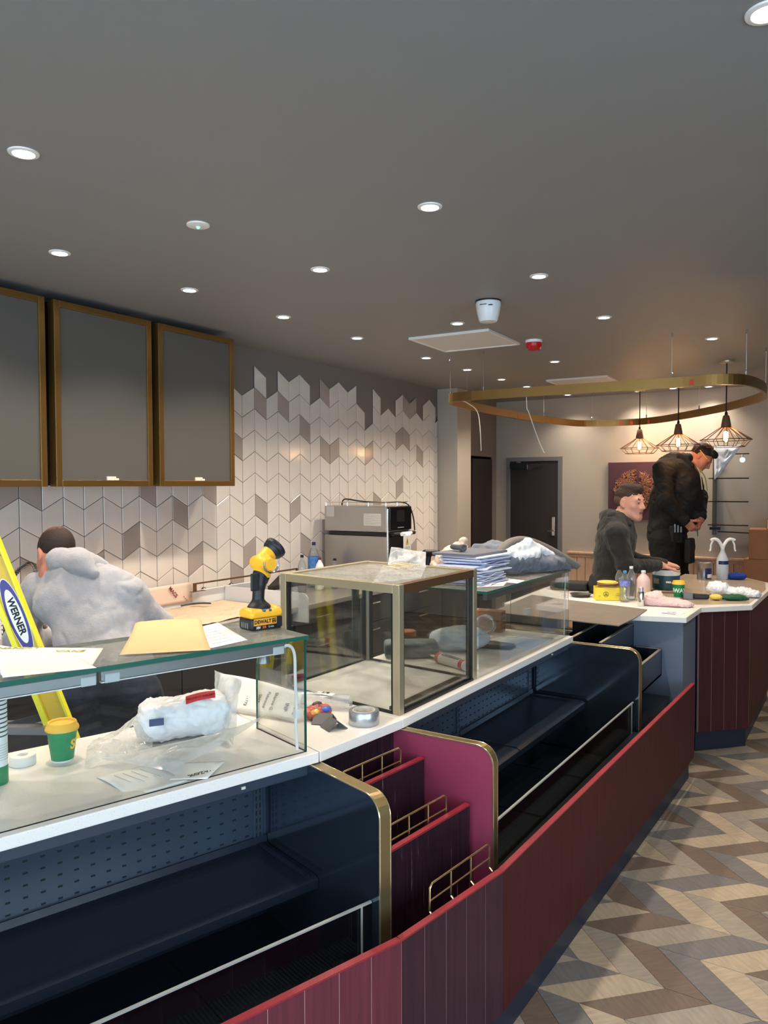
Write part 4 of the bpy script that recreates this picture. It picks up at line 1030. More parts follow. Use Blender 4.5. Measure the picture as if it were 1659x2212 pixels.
for i in range(7): ln.lathe([(0.0337, 0), (0.0339, 0.0012)], 28, (0, 0, 0.07 + i * 0.007), cap=False)
tag(ln.build('small_print', mat('grey_print', rgb(150, 160, 166), 0.6), t), kind='stuff')

t = thing('plastic_ring', 'flat white plastic reel beside the green paper cup', 'reel', (-2.128, 1.352, HC + 0.0005))
MB().lathe([(0.012, 0.0), (0.036, 0.0), (0.037, 0.003), (0.037, 0.024), (0.035, 0.028), (0.016, 0.029), (0.014, 0.026), (0.012, 0.012), (0.012, 0.0)], 32, cap=False).build('body', M['white'], t, smooth=True)
MB().lathe([(0.001, 0.004), (0.012, 0.004)], 20, cap=False).build('hub', mat('grey_hub', rgb(120, 122, 122), 0.6), t)

def paper_cup(label, loc, a0, tcol, s=1.0):
    t = thing('paper_cup', label, 'cup', loc, 0, 'green paper cups with yellow lids')
    MB().lathe([(0.028 * s, 0.002), (0.029 * s, 0.0), (0.030 * s, 0.001), (0.0305 * s, 0.006)], 32, cap=True).build('foot', M['white'], t, smooth=True)
    MB().lathe([(0.0305 * s, 0.006), (0.041 * s, 0.098), (0.041 * s, 0.101)], 32, cap=False).build('sleeve', greenp, t, smooth=True)
    MB().lathe([(0.0425 * s, 0.094), (0.0455 * s, 0.095), (0.0462 * s, 0.099), (0.0445 * s, 0.105), (0.0415 * s, 0.107), (0.040 * s, 0.116), (0.038 * s, 0.119), (0.0355 * s, 0.118), (0.034 * s, 0.112), (0.001, 0.111)], 32, cap=False).build('lid', yell, t, smooth=True, angle=60)
    text('SUBWAY', 0.04, tcol, t, (0, 0, 0.052), wrap=(0.0362 * s, a0, 0.112 * s), bold=0.0012)
    return t
paper_cup('green paper cup with yellow lid on the near worktop inside the glass', (-2.055, 1.435, HC + 0.0005), R(122), mat('yellow_print', rgb(236, 190, 60), 0.5), 1.06)

# white mail parcel wrapped in film, bags and sheets around it
ang = math.atan2(0.236, 0.205)
par = crumple('wrapped_parcel', 'lumpy white plastic wrapped parcel with a red label in the glass screen', 'parcel', (-1.915, 1.80, HC + 0.004), (0.16, 0.085, 0.13), mat('white_polythene', rgb(236, 238, 242), 0.28), 5, 0.006, 0.010, 30, ang,
    [('box', (0, 0.0, 0.062), (0.145, 0.075, 0.058), 0.035), ('ell', (0.06, 0.0, 0.085), (0.085, 0.07, 0.05)), ('ell', (-0.10, -0.02, 0.05), (0.06, 0.07, 0.045))], 0.04)
lb = sheet('red_label', [(0.0, -0.066, 0.116), (0.095, -0.060, 0.128), (0.095, -0.036, 0.146), (0.0, -0.042, 0.136)], mat('red_sticker', rgb(206, 54, 62), 0.4), par, 8, 3, lift=lambda u, v: 0.004 * np.sin(u * 3))
text('DOCUMENTS ENCLOSED', 0.0085, ink, lb, (0.047, -0.052, 0.1345), (R(38), R(-7), R(3)))
sheet('blue_label', [(-0.115, -0.094, 0.062), (-0.070, -0.096, 0.064), (-0.070, -0.092, 0.086), (-0.115, -0.090, 0.084)], mat('blue_print', rgb(52, 68, 110), 0.5), par, 3, 3)
for nm__, lab, cs, m_, amp, fr_, sd_, lf in [
    ('plastic_bag', 'clear crinkled plastic bag lying left of the white parcel', [(-2.10, 1.56, 0), (-1.93, 1.42, 0), (-1.85, 1.60, 0), (-2.02, 1.76, 0)], film, 0.030, 26, 11, lambda u, v: 0.055 * np.exp(-((u - .3) ** 2 + (v - .75) ** 2) * 9)),
    ('plastic_bag', 'milky plastic bag spread in front of the white parcel', [(-1.93, 1.46, 0), (-1.665, 1.50, 0), (-1.585, 1.83, 0), (-1.80, 1.74, 0)], milky, 0.018, 17, 21, lambda u, v: 0.012 + 0.095 * np.clip(u * 1.1 - .15, 0, 1) * v ** 1.3),
    ('plastic_bag', 'milky plastic bag standing up behind the white parcel, right side', [(-1.84, 1.89, 0), (-1.69, 1.80, 0), (-1.75, 1.90, 0.18), (-1.95, 1.98, 0.17)], milky, 0.026, 24, 31, None)]:
    tag(sheet(nm__, [(x, y, z + HC + 0.006) for x, y, z in cs], m_, nx=56, ny=56, amp=amp, freq=fr_, seed=sd_, lift=lf), lab, 'bag', 'loose plastic bags')
pa = paper('white printed note under the milky bag at the front edge of the near worktop', [(-1.845, 1.395), (-1.655, 1.36), (-1.60, 1.51), (-1.79, 1.53)], HC + 0.002, lift=lambda u, v: 0.004 * np.sin(u * 5) + 0.006 * v)
lines(pa, [(-1.80 + .01 * i, 1.42 + .022 * i, -1.72 + .02 * (i % 2) + .01 * i, 1.412 + .022 * i, HC + 0.009 + .001 * i) for i in range(4)], mat('grey_print', None))
pa = paper('white folded flyer with upside down black lettering by the front glass', [(-1.70, 1.45), (-1.565, 1.55), (-1.60, 1.66), (-1.73, 1.56)], HC + 0.004, lift=lambda u, v: 0.01 * v)
text('VAZOX', 0.022, ink, pa, (-1.605, 1.565, HC + 0.0085), (0, 0, R(72 + 180)))

# address card, vertical lettering
cd = sheet('address_card', [(-2.035, 2.06, HC + 0.004), (-1.675, 2.085, HC + 0.004), (-1.70, 2.155, HC + 0.085), (-2.08, 2.135, HC + 0.115)], M['paper'], None, 20, 8, lift=lambda u, v: 0.010 * np.sin(u * 3.14), thick=0.0012)
tag(cd, 'folded white card with printed address leaning behind the milky bags', 'card')
cx_, cy_ = Vector((0.995, 0.07, -0.05)).normalized(), Vector((-0.08, 0.62, 0.78)).normalized(); cn = cx_.cross(cy_).normalized()
Bm = Matrix(((-cy_.x, cx_.x, cn.x), (-cy_.y, cx_.y, cn.y), (-cy_.z, cx_.z, cn.z)))
for body, u_, sz_ in (('LOC', 0.95, .021), ('INF', 0.84, .021), ('Sharoe G', 0.68, .018), ('Fulwood', 0.59, .018), ('0HT', 0.50, .018), ('Tel: 01772', 0.36, .016)):
    p = Vector((-2.035, 2.06, HC + 0.004)).lerp(Vector((-1.675, 2.085, HC + 0.004)), u_) + cy_ * (0.045 if u_ > .8 else 0.055) + cn * 0.0015 + Vector((0, 0, 0.010 * math.sin(u_ * 3.14)))
    text(body, sz_, ink, cd, (0, 0, 0), matrix=Matrix.Translation(p) @ Bm.to_4x4())

# short worktop: tape, corner protectors, pouch, clear roll
t = thing('duct_tape_roll', 'silver duct tape roll on the short worktop by the brass box', 'tape', (-1.475, 2.215, HC + 0.0005))
MB().lathe([(0.040, 0.002), (0.052, 0.0), (0.0535, 0.002), (0.0535, 0.046), (0.052, 0.048), (0.040, 0.047)], 48, cap=False).build('tape', mat('silver_tape', rgb(178, 184, 190), 0.3, 0.75, bump=0.06, bscale=90), t, smooth=True, angle=50)
MB().lathe([(0.040, 0.048), (0.040, 0.0), (0.0375, 0.0), (0.0375, 0.048), (0.040, 0.048)], 40, cap=False).build('core', mat('core_card', rgb(205, 200, 190), 0.7, var=0.25, vscale=40), t, smooth=True, angle=50)
pg = mat('grey_corner_plastic', rgb(82, 82, 82), 0.45)
for (x, y, rz_, lab) in ((-1.60, 2.150, 20, 'dark grey folded corner protector, the one nearer the glass screen'), (-1.535, 2.118, -28, 'dark grey folded corner protector lying in front of the duct tape')):
    m_ = MB(); th = 0.0025
    for s in (1, -1):
        m_.hexa([(-.032, 0, .030), (.032, 0, .030), (.036, s * .034, 0.0), (-.036, s * .034, 0.0), (-.032, 0, .030 + th), (.032, 0, .030 + th), (.036, s * (.034 + th), th), (-.036, s * (.034 + th), th)])
    tag(m_.build('corner_protector', pg, loc=(x, y, HC + 0.0008), rz=R(rz_)), lab, 'protector', 'grey corner protectors')
pw_ = crumple('snack_pouch', 'crumpled colourful snack pouch beside the address card', 'pouch', (-1.645, 2.175, HC + 0.002), (0.05, 0.035, 0.045), mat('pouch_red', rgb(168, 84, 72), 0.3, var=0.5, vscale=26), 3, 0.004, 0.006, 60, R(60))
for q, c_ in (((0.02, -0.022, 0.034), rgb(52, 88, 178)), ((-0.02, -0.026, 0.030), rgb(222, 150, 60)), ((0.0, 0.01, 0.046), rgb(60, 46, 40))):
    sdf_obj('print_patch', [('ell', q, (0.020, 0.014, 0.010))], 0.003, mat('pouch_%d' % int(q[0] * 1000), c_, 0.4, var=0.5, vscale=60), pw_, disp=[(0.002, 120, 4)])
rl = thing('clear_film_roll', 'clear plastic sleeve with a printed label lying beside the brass box', 'plastic sleeve', (-1.72, 2.285, HC + 0.030), R(-38))
MB().tube([(-0.075, -0.085, 0), (-0.02, -0.03, 0.002), (0.04, 0.05, 0.0), (0.07, 0.10, 0.002)], [0.022, 0.027, 0.028, 0.026], 16).build('sleeve', film, rl, smooth=True)
sheet('label', [(0.0, -0.02, 0.027), (0.055, 0.03, 0.026), (0.04, 0.05, 0.029), (-0.012, 0.0, 0.0295)], M['paper'], rl, 4, 3)
text('1/9', 0.026, ink, rl, (0.022, 0.016, 0.031), (0, 0, R(46)))

# ------------------------------------------------------------------ on the near glass top
Z1 = GT + 0.0012
pa = paper('large white drawing sheet at the left end of the near glass top, uppermost', [(-2.16, 1.285), (-1.735, 1.055), (-1.648, 1.252), (-1.775, 1.300)], Z1 + 0.004, nx=16, ny=16, lift=lambda u, v: 0.006 * (1 - v) * u)
paper('white drawing sheet poking out from under the uppermost one', [(-2.14, 1.27), (-1.80, 1.09), (-1.70, 1.28), (-1.848, 1.428)], Z1, lift=None)
gp = mat('olive_print', rgb(172, 172, 84), 0.6)
text('NANDI.T', 0.03, gp, pa, (-2.03, 1.285, Z1 + 0.0065), (0, 0, R(34)))
text("'CANE", 0.03, gp, pa, (-1.885, 1.345, Z1 + 0.003), (0, 0, R(34)))
ev = sheet('manila_envelope', [(-1.722, 1.383, Z1 + 0.003), (-1.555, 1.559, Z1 + 0.003), (-1.930, 1.885, Z1 + 0.006), (-2.065, 1.735, Z1 + 0.006)], mat('manila_paper', rgb(226, 192, 140), 0.7, var=0.04, vscale=9), None, 14, 20, lift=lambda u, v: 0.012 * np.exp(-((v - .82) / .12) ** 2) + 0.004 * np.sin(u * 3.1) * v + 0.001, thick=0.0012)
tag(ev, 'buff manila envelope lying on the near glass top', 'envelope')
sh_ = paper('printed white form half under the manila envelope and beside the torch', [(-1.582, 1.586), (-1.572, 1.731), (-1.86, 1.90), (-1.84, 1.70)], Z1 + 0.0003)
lines(sh_, [(-1.62 - .035 * i, 1.63 + .022 * i, -1.612 - .035 * i, 1.715 + .018 * i, Z1 + 0.001) for i in range(6)], mat('grey_print', None), 0.002)

# cordless work torch
t = thing('work_torch', 'yellow and black cordless work torch standing on the near glass top', 'torch', (-1.668, 1.90, GT + 0.0006), R(74))
ty = mat('tool_yellow', rgb(246, 184, 44), 0.4); tk = mat('tool_black', rgb(30, 32, 36), 0.45)
tb = sdf_obj('battery', [('box', (0, 0, 0.021), (0.060, 0.040, 0.021), 0.010)], 0.0022, tk, t, 0.004)
sdf_obj('foot_cover', [('box', (0, 0, 0.052), (0.061, 0.0405, 0.014), 0.012), ('ell', (-0.03, 0, 0.062), (0.03, 0.034, 0.012)), ('ell', (0.040, 0, 0.064), (0.022, 0.032, 0.012))], 0.0022, ty, t, 0.012)
sdf_obj('neck_base', [('ell', (-0.006, 0, 0.068), (0.042, 0.033, 0.020)), ('cap', (-0.008, 0, 0.07), (-0.010, 0, 0.10), 0.027, 0.019)], 0.0022, tk, t, 0.015)
sdf_obj('handle', [('cap', (-0.010, 0, 0.085), (-0.006, 0, 0.145), 0.0195, 0.020), ('cap', (-0.006, 0, 0.145), (0.0, 0, 0.178), 0.021, 0.025), ('cap', (0.018, 0, 0.15), (0.026, 0, 0.172), 0.008, 0.012)], 0.0022, tk, t, 0.01)
sdf_obj('body', [('cap', (0.006, 0, 0.185), (0.008, 0, 0.212), 0.0265, 0.030), ('cap', (0.008, 0, 0.212), (0.034, 0, 0.243), 0.029, 0.027), ('cap', (0.026, 0, 0.17), (0.024, 0, 0.19), 0.011, 0.018), ('cap', (0.006, -0.03, 0.213), (0.006, 0.03, 0.213), 0.024, 0.024)], 0.0022, ty, t, 0.01)
hd = MB().lathe([(0.026, 0), (0.029, 0.004), (0.034, 0.010), (0.036, 0.014), (0.034, 0.017), (0.037, 0.020), (0.039, 0.030), (0.037, 0.036), (0.033, 0.037), (0.028, 0.030), (0.001, 0.024)], 28, cap=False)
hd.xf(Matrix.Translation((0.036, 0, 0.243)) @ Matrix.Rotation(R(52), 4, 'Y')); hd.build('lamp_head', tk, t, smooth=True)
rg_ = MB(); 
for sy in (-1,): rg_.tube([(0.006 + 0.027 * math.cos(R(a)), sy * 0.0535, 0.213 + 0.027 * math.sin(R(a))) for a in range(-200, 21, 15)], 0.003, 6)
rg_.build('hook_ring', M['chrome'], t, smooth=True)
MB().lathe([(0.020, 0.0), (0.019, 0.002), (0.001, 0.0022)], 24, cap=False).xf(Matrix.Translation((0.006, -0.0535, 0.213)) @ Matrix.Rotation(R(90), 4, 'X')).build('pivot_cap', ty, t, smooth=True)
MB().box(-0.052, -0.022, -0.028, -0.02, 0.128, 0.185).build('belt_clip', tk, t, bevel=0.004)
lb = MB().box(-0.052, 0.034, -0.0412, -0.0400, 0.004, 0.018).build('black_label', mat('label_black', rgb(24, 24, 26), 0.4), t)
lb2 = MB().box(-0.052, 0.034, -0.0414, -0.0402, 0.018, 0.040).build('yellow_label', mat('label_amber', rgb(232, 164, 48), 0.4), t)
text('DEWALT', 0.0158, ink, lb2, (-0.0185, -0.0416, 0.029), (R(90), 0, 0), 0.0003, bold=0.0006)
text('18V', 0.011, M['white'], lb, (-0.036, -0.0414, 0.011), (R(90), 0, 0), 0.0003, bold=0.0003)
text('XR', 0.011, mat('label_orange', rgb(232, 120, 50), 0.5), lb, (-0.013, -0.0414, 0.011), (R(90), 0, 0), 0.0003, bold=0.0003)
text('Li-ion', 0.009, M['white'], lb, (0.013, -0.0414, 0.011), (R(90), 0, 0), 0.0003)
cp = MB().box(0.017, 0.031, -0.0418, -0.0402, 0.022, 0.037).build('capacity_label', mat('label_black', None), t)
text('4.0', 0.008, mat('label_amber', None), cp, (0.024, -0.042, 0.032), (R(90), 0, 0), 0.0002); text('Ah', 0.006, mat('label_amber', None), cp, (0.024, -0.042, 0.025), (R(90), 0, 0), 0.0002)
MB().box(0.036, 0.056, -0.0415, -0.039, 0.006, 0.040).build('release_button', tk, t, bevel=0.002)
MB().box(-0.018, 0.018, -0.0395, -0.0330, 0.057, 0.068).build('switch_plate', mat('switch_grey', rgb(86, 98, 108), 0.4), t, bevel=0.003)
MB().box(-0.006, 0.006, -0.0405, -0.039, 0.059, 0.066).build('switch_button', ty, t, bevel=0.001)
vt = MB()
for k in range(4): vt.box(-0.0615, -0.059, -0.02 + k * 0.011, -0.014 + k * 0.011, 0.008, 0.026)
vt.build('battery_vents', mat('vent_grey', rgb(120, 122, 124), 0.5), t)

# torn film and cut sticks on the brass box
ZB = HC + BH + 0.001
tag(sheet('plastic_wrap', [(-1.53, 2.36, ZB), (-1.435, 2.55, ZB), (-1.64, 2.97, ZB), (-1.80, 2.86, ZB)], film, nx=46, ny=46, amp=0.012, freq=30, seed=41), 'clear plastic wrap lying flat over the front corner of the brass box', 'plastic wrap', 'loose plastic wrap')
tag(sheet('plastic_wrap', [(-1.80, 2.90, ZB), (-1.63, 2.94, ZB), (-1.66, 3.0, ZB + 0.055), (-1.83, 2.98, ZB + 0.075)], milky, nx=46, ny=46, amp=0.022, freq=30, seed=43), 'crumpled plastic wrap standing up on the brass box', 'plastic wrap', 'loose plastic wrap')
for i in range(5):
    x = -1.66 + i * 0.014; y = 2.72 + 0.02 * (i % 3)
    tag(MB().beam((x - 0.07, y + 0.03, ZB + 0.016 + 0.004 * i), (x + 0.055, y - 0.04 + 0.01 * i, ZB + 0.018 + 0.003 * i), 0.006, 0.004).build('wood_stick', mat('stick_wood', rgb(226, 202, 160), 0.6)), 'thin pale wooden stick on the plastic wrap over the brass box', 'stick', 'pale wooden sticks')

# ------------------------------------------------------------------ far worktop, inside the far glass screen
t = thing('cleaning_cloth_bundle', 'pale blue bundled dust sheet behind the brass box on the far worktop', 'dust sheet', (0, 0, 0))
bd = crumple('dust_sheet', 'pale blue bundled dust sheet on the far worktop behind the brass box', 'dust sheet', (-1.73, 3.475, HC + 0.001), (0.15, 0.115, 0.115), mat('pale_blue_cloth', rgb(186, 198, 208), 0.75), 8, 0.006, 0.010, 20, R(20))
bpy.data.objects.remove(t)
tag(MB().box(-0.13, 0.13, -0.07, 0.07, 0, 0.075).build('tool_case', mat('grey_case', rgb(98, 112, 120), 0.5), loc=(-1.865, 3.215, HC + 0.0005), rz=R(35), bevel=0.02, seg=4), 'rounded grey plastic tool case on the worktop, seen through the brass box', 'case')
t = thing('sealant_cartridge', 'white and red sealant cartridge lying on the far worktop, seen through the brass box', 'cartridge', (-1.60, 3.125, HC + 0.0235), R(155))
tube_ = lambda prof, nm__, m_: MB().lathe(prof, 24, cap=True).xf(Matrix.Rotation(R(90), 4, 'Y')).build(nm__, m_, t, smooth=True)
tube_([(0.0225, -0.11), (0.0225, 0.10)], 'tube', M['white']); tube_([(0.0229, -0.10), (0.0229, -0.075)], 'red_band', mat('alarm_red', None)); tube_([(0.0229, 0.075), (0.0229, 0.10)], 'red_cap_band', mat('alarm_red', None)); tube_([(0.021, 0.10), (0.008, 0.112), (0.004, 0.15), (0.002, 0.16)], 'nozzle', M['cream'])
m_ = MB(); 
for k in range(9): m_.box(-0.06 + k * 0.014, -0.054 + k * 0.014, -0.012, 0.012, 0.0205, 0.0229)
m_.build('printed_label', mat('label_dark', rgb(70, 70, 78), 0.5), t)
t = thing('tub', 'orange and green plastic tub behind the tool case, seen through the brass box', 'tub', (-2.30, 3.62, HC))
bpy.data.objects.remove(t)
t = thing('tub', 'orange lidded dark green tub on the near side of the far worktop', 'tub', (-1.955, 3.33, HC + 0.0005))
MB().lathe([(0.038, 0), (0.045, 0.07)], 24).build('body', mat('tub_green', rgb(44, 78, 64), 0.5), t, smooth=True)
MB().lathe([(0.047, 0.07), (0.047, 0.095), (0.044, 0.098)], 24).build('lid', mat('tub_orange', rgb(150, 84, 40), 0.5), t, smooth=True)
t = thing('cardboard_carton', 'brown cardboard carton with dark stripes on the far worktop', 'carton', (-1.79, 4.02, HC + 0.0005), R(4))
MB().box(-0.11, 0.06, -0.04, 0.04, 0, 0.118).build('box', M['card'], t, bevel=0.002)
m_ = MB()
for k in range(4): m_.box(0.0602, 0.0608, -0.035, 0.035, 0.012 + k * 0.028, 0.026 + k * 0.028)
m_.build('stripe', mat('carton_brown', rgb(82, 54, 40), 0.8), t)
t = thing('cable_coil', 'shiny coil of wrapped cable leaning on the cardboard carton', 'coil', (-1.79, 3.915, HC + 0.052), R(10))
m_ = MB()
for k in range(5): m_.tube([((0.052 + 0.004 * (k % 2)) * math.cos(a * math.pi / 14), -0.018 + k * 0.009 + 0.002 * math.sin(a), (0.046 + 0.003 * (k % 3)) * math.sin(a * math.pi / 14)) for a in range(28)], 0.0055, 6, closed=True)
m_.xf(Matrix.Rotation(R(-18), 4, 'X')); m_.build('coil', mat('silver_cable', rgb(200, 198, 190), 0.25, 0.7), t, smooth=True)
MB().lathe([(0.001, 0), (0.046, 0), (0.046, 0.004)], 28, cap=False).xf(Matrix.Rotation(R(72), 4, 'X')).build('wrapping', film, t)
t = thing('foil_bundle', 'flat stack of silver foil wrapped strips beside the dust sheet', 'strips', (-1.575, 3.62, HC + 0.001), R(12))
for k in range(6): sheet('strip', [(-0.10 + .006 * k, -0.05 + .004 * k, 0.004 * k), (0.07 - .004 * k, -0.055, 0.004 * k), (0.075, 0.05 - .005 * k, 0.004 * k), (-0.10, 0.055, 0.004 * k)], mat('foil', rgb(190, 184, 172), 0.28, 0.85), t, 20, 14, 0.004, 70, 50 + k)
pa = paper('pale blue printed leaflet flat on the far worktop', [(-1.63, 3.60), (-1.42, 3.52), (-1.41, 3.86), (-1.60, 3.90)], HC + 0.0012, mat('pale_blue_paper', rgb(196, 208, 226), 0.7)); pa.location.z = 0.0
pa.location = (0.0, 0.12, 0.0)
paper('loose white paper beside the cardboard carton on the far worktop', [(-1.70, 3.76), (-1.54, 3.74), (-1.52, 3.86), (-1.68, 3.90)], HC + 0.0245 - 0.022)

# ------------------------------------------------------------------ on the far glass top: paper stack, coat, bag
Z2 = GT + 0.001
stk = thing('paper_stack', 'thick uneven stack of blue tinted drawings on the far glass top', 'paper stack', (-1.60, 3.36, Z2), R(2))
pcol = [mat('paper_blue_%d' % i, c, 0.75) for i, c in enumerate([rgb(206, 212, 236), rgb(222, 226, 242), rgb(182, 190, 222), rgb(236, 236, 242)])]
z = 0.0; rs = np.random.RandomState(4)
for k in range(30):
    a = R(rs.uniform(-9, 9)); dx, dy = rs.uniform(-0.018, 0.018, 2); w2, h2 = 0.105 + rs.uniform(-.008, .008), 0.150 + rs.uniform(-.012, .012); th = 0.0028 + 0.002 * rs.rand()
    m_ = MB().grid(8, 1, lambda u, v: ((u - .5) * 2 * h2, (v - .5) * 2 * w2, 0.004 * math.sin(u * 9 + k) * (k % 3 == 0)))
    o = m_.build('sheet', pcol[rs.randint(4)], stk, loc=(dy, dx, z + 0.0015), rz=a + R(90) * 0 + R(88)); md = o.modifiers.new('t', 'SOLIDIFY'); md.thickness = th; md.offset = 1
    z += th + 0.0004
o = MB().box(-0.165, 0.165, -0.115, 0.115, 0, 0.012).build('folder', mat('grey_folder', rgb(102, 106, 118), 0.5), stk, loc=(-0.02, 0.01, z + 0.002), rz=R(84), bevel=0.002)
pz = z + 0.016
lt = paper('creased white letter hanging down in front of the paper stack', [(-1.50, 3.16), (-1.405, 3.27), (-1.46, 3.45), (-1.56, 3.34)], Z2 + 0.001)
lines(lt, [(-1.49 + .012 * i, 3.20 + .02 * i, -1.47 + .012 * i, 3.25 + .02 * i, Z2 + 0.002) for i in range(5)], mat('grey_print', None))
paper('white paper corner under the paper stack, right side', [(-1.50, 3.42), (-1.39, 3.40), (-1.40, 3.52), (-1.52, 3.56)], Z2)
coat = mat('denim_coat', rgb(92, 98, 112), 0.85, sheen=0.3, var=0.15, vscale=30); lining = mat('white_lining', rgb(226, 228, 232), 0.85, bump=0.2, bscale=60); grey = mat('grey_lining', rgb(118, 112, 106), 0.9, bump=0.2, bscale=60)
t = thing('coat', 'folded coat with white lining heaped behind the paper stack', 'coat', (-1.60, 3.855, Z2), R(-4))
sdf_obj('shell', [('ell', (0.0, 0.0, 0.075), (0.15, 0.27, 0.085)), ('ell', (0.10, 0.14, 0.05), (0.11, 0.17, 0.055)), ('ell', (-.05, -.16, .09), (0.11, 0.15, 0.085)), ('cap', (0.14, 0.22, 0.03), (0.20, 0.31, -0.005), 0.045, 0.02)], 0.008, coat, t, 0.04, disp=[(0.012, 17, 2), (0.006, 40, 3)], post=lambda V: np.column_stack([V[:, 0], V[:, 1], np.maximum(V[:, 2], 0.001)]))
m_ = MB().tube(catmull([(0.03, -0.27, 0.10), (0.05, -0.14, 0.165), (0.07, 0.0, 0.170), (0.12, 0.14, 0.125), (0.19, 0.26, 0.055), (0.225, 0.33, 0.016)], 8, False), 0.027, 12, flat=0.8); m_.build('lining', grey, t, smooth=True)
sdf_obj('white_fold', [('cap', (0.06, -0.20, 0.115), (0.09, -0.02, 0.150), 0.030, 0.034), ('cap', (0.09, -0.02, 0.150), (0.15, 0.14, 0.085), 0.033, 0.026), ('cap', (0.09, -0.16, 0.085), (0.13, 0.0, 0.10), 0.030, 0.03)], 0.005, lining, t, 0.02, disp=[(0.004, 40, 5)])
bg_ = tag(sdf_obj('carrier_bag', [('ell', (0, 0, 0.06), (0.11, 0.10, 0.07)), ('cap', (0.0, 0.02, 0.08), (0.03, 0.03, 0.155), 0.06, 0.022), ('ell', (-.06, 0, .03), (.08, .08, .035))], 0.006, mat('beige_carrier', rgb(196, 178, 164), 0.4), None, 0.04, (-1.88, 3.74, Z2), R(20), disp=[(0.010, 28, 6), (0.004, 60, 7)], post=lambda V: np.column_stack([V[:, 0], V[:, 1], np.maximum(V[:, 2], 0.001)])), 'beige crumpled carrier bag with scribbled print behind the paper stack', 'bag')
rs = np.random.RandomState(9); m_ = MB()
for k in range(18):
    a, b = rs.uniform(-0.5, 0.9), rs.uniform(0.03, 0.14); rr = 0.098 * (1.15 - b * 4.2 * .9); x, y = rr * math.cos(a - 0.9), rr * math.sin(a - 0.9)
    m_.tube([(x, y, b), (x + .008, y + .008, b + .008), (x + .004, y + .014, b + .002)], 0.002, 4)
tag(m_.build('scribble_print', mat('print_mauve', rgb(96, 64, 76), 0.7), bg_), kind='stuff')
t = thing('clamp_torch', 'small black torch lying beside the carrier bag, pointing right', 'torch', (-1.83, 3.62, Z2 + 0.115), R(-40))
bpy.data.objects.remove(t)
t = thing('hand_torch', 'small dark hand torch lying on top of the paper stack', 'torch', (-1.66, 3.315, Z2 + pz + 0.0175), R(-30))
MB().lathe([(0.013, -0.05), (0.013, 0.02), (0.0175, 0.03), (0.0175, 0.05), (0.013, 0.051), (0.012, 0.045)], 18).xf(Matrix.Rotation(R(90), 4, 'Y')).build('body', mat('torch_grey', rgb(74, 78, 88), 0.4), t, smooth=True)
MB().lathe([(0.0125, 0.046), (0.001, 0.046)], 18, cap=False).xf(Matrix.Rotation(R(90), 4, 'Y')).build('lens', M['chrome'], t)
tag(crumple('work_glove', 'black work glove on the far glass top beside the paper stack', 'glove', (-1.80, 3.20, Z2), (0.05, 0.035, 0.055), mat('glove_black', rgb(26, 26, 28), 0.7), 12, 0.005, 0.006, 50), None)
# ------------------------------------------------------------------ back counter: oven, bottles, covers, tap
ov = thing('countertop_oven', 'tall stainless countertop oven with black control front by the tiled wall', 'oven', (-3.59, 5.465, HC + 0.0005))
MB().box(-0.32, 0.30, -0.185, 0.185, 0.02, 0.415).build('lower_body', M['steel'], ov, bevel=0.004)
MB().box(-0.32, 0.30, -0.185, 0.185, 0.448, 0.660).build('upper_body', M['steel'], ov, bevel=0.004)
MB().box(-0.27, 0.318, -0.190, 0.190, 0.418, 0.446).build('band', M['black'], ov, bevel=0.002)
MB().box(0.300, 0.325, -0.165, 0.180, 0.46, 0.655).build('control_front', mat('gloss_black', rgb(20, 20, 22), 0.15), ov, bevel=0.006)
sc_ = MB().box(0.3252, 0.3262, -0.06, 0.06, 0.53, 0.625).build('screen', mat('screen_off', rgb(44, 42, 44), 0.12), ov)
MB().box(0.300, 0.320, -0.165, 0.180, 0.03, 0.41).build('lower_door', mat('dark_steel', rgb(66, 64, 66), 0.3, 0.7), ov, bevel=0.006)
MB().tube([(0.312, -0.184, 0.03), (0.312, -0.184, 0.64)], 0.011, 10).build('corner_post', M['chrome'], ov, smooth=True)
MB().tube([(0.345, -0.16, 0.432), (0.345, 0.19, 0.432)], 0.016, 10).build('door_handle', M['black'], ov, smooth=True)
MB().box(0.3255, 0.3265, -0.05, 0.05, 0.480, 0.486).build('badge', mat('grey_print', None), ov)
r_ = MB(); 
for pts in ([(-0.31, -0.175, 0.69), (0.29, -0.175, 0.69), (0.29, 0.175, 0.69)],): r_.tube(pts, 0.004, 6)
for x, y in ((-0.31, -.175), (-0.09, -.175), (0.12, -.175), (0.29, -.175), (0.29, 0.0), (0.29, .175)): r_.tube([(x, y, 0.658), (x, y, 0.69)], 0.004, 6)
r_.build('gallery_rail', M['chrome'], ov, smooth=True)
MB().tube(catmull([(-0.20, -0.10, 0.664), (-0.17, -0.10, 0.715), (-0.05, -0.06, 0.70), (0.12, 0.02, 0.685), (0.26, 0.10, 0.69), (0.31, 0.16, 0.66), (0.33, 0.20, 0.56), (0.335, 0.215, 0.45)], 6, False), 0.006, 8).build('power_cord', M['black'], ov, smooth=True)
lb = MB().box(-0.30, -0.22, -0.1862, -0.1852, 0.57, 0.655).build('spec_plate', mat('plate_grey', rgb(192, 186, 180), 0.4), ov)
lb2 = MB().box(0.08, 0.25, -0.1862, -0.1852, 0.50, 0.60).build('spec_plate', mat('plate_grey', None), ov)
lines(lb, [(-0.295, -.1866, -0.225, -.1866, 0.645 - .012 * i) for i in range(6)], mat('grey_print', None), 0.002)
lines(lb2, [(0.09, -.1866, 0.16 + .03 * (i % 2), -.1866, 0.59 - .014 * i) for i in range(6)] + [(0.19, -.1866, 0.24, -.1866, 0.585 - .02 * i) for i in range(4)], mat('grey_print', None), 0.002)

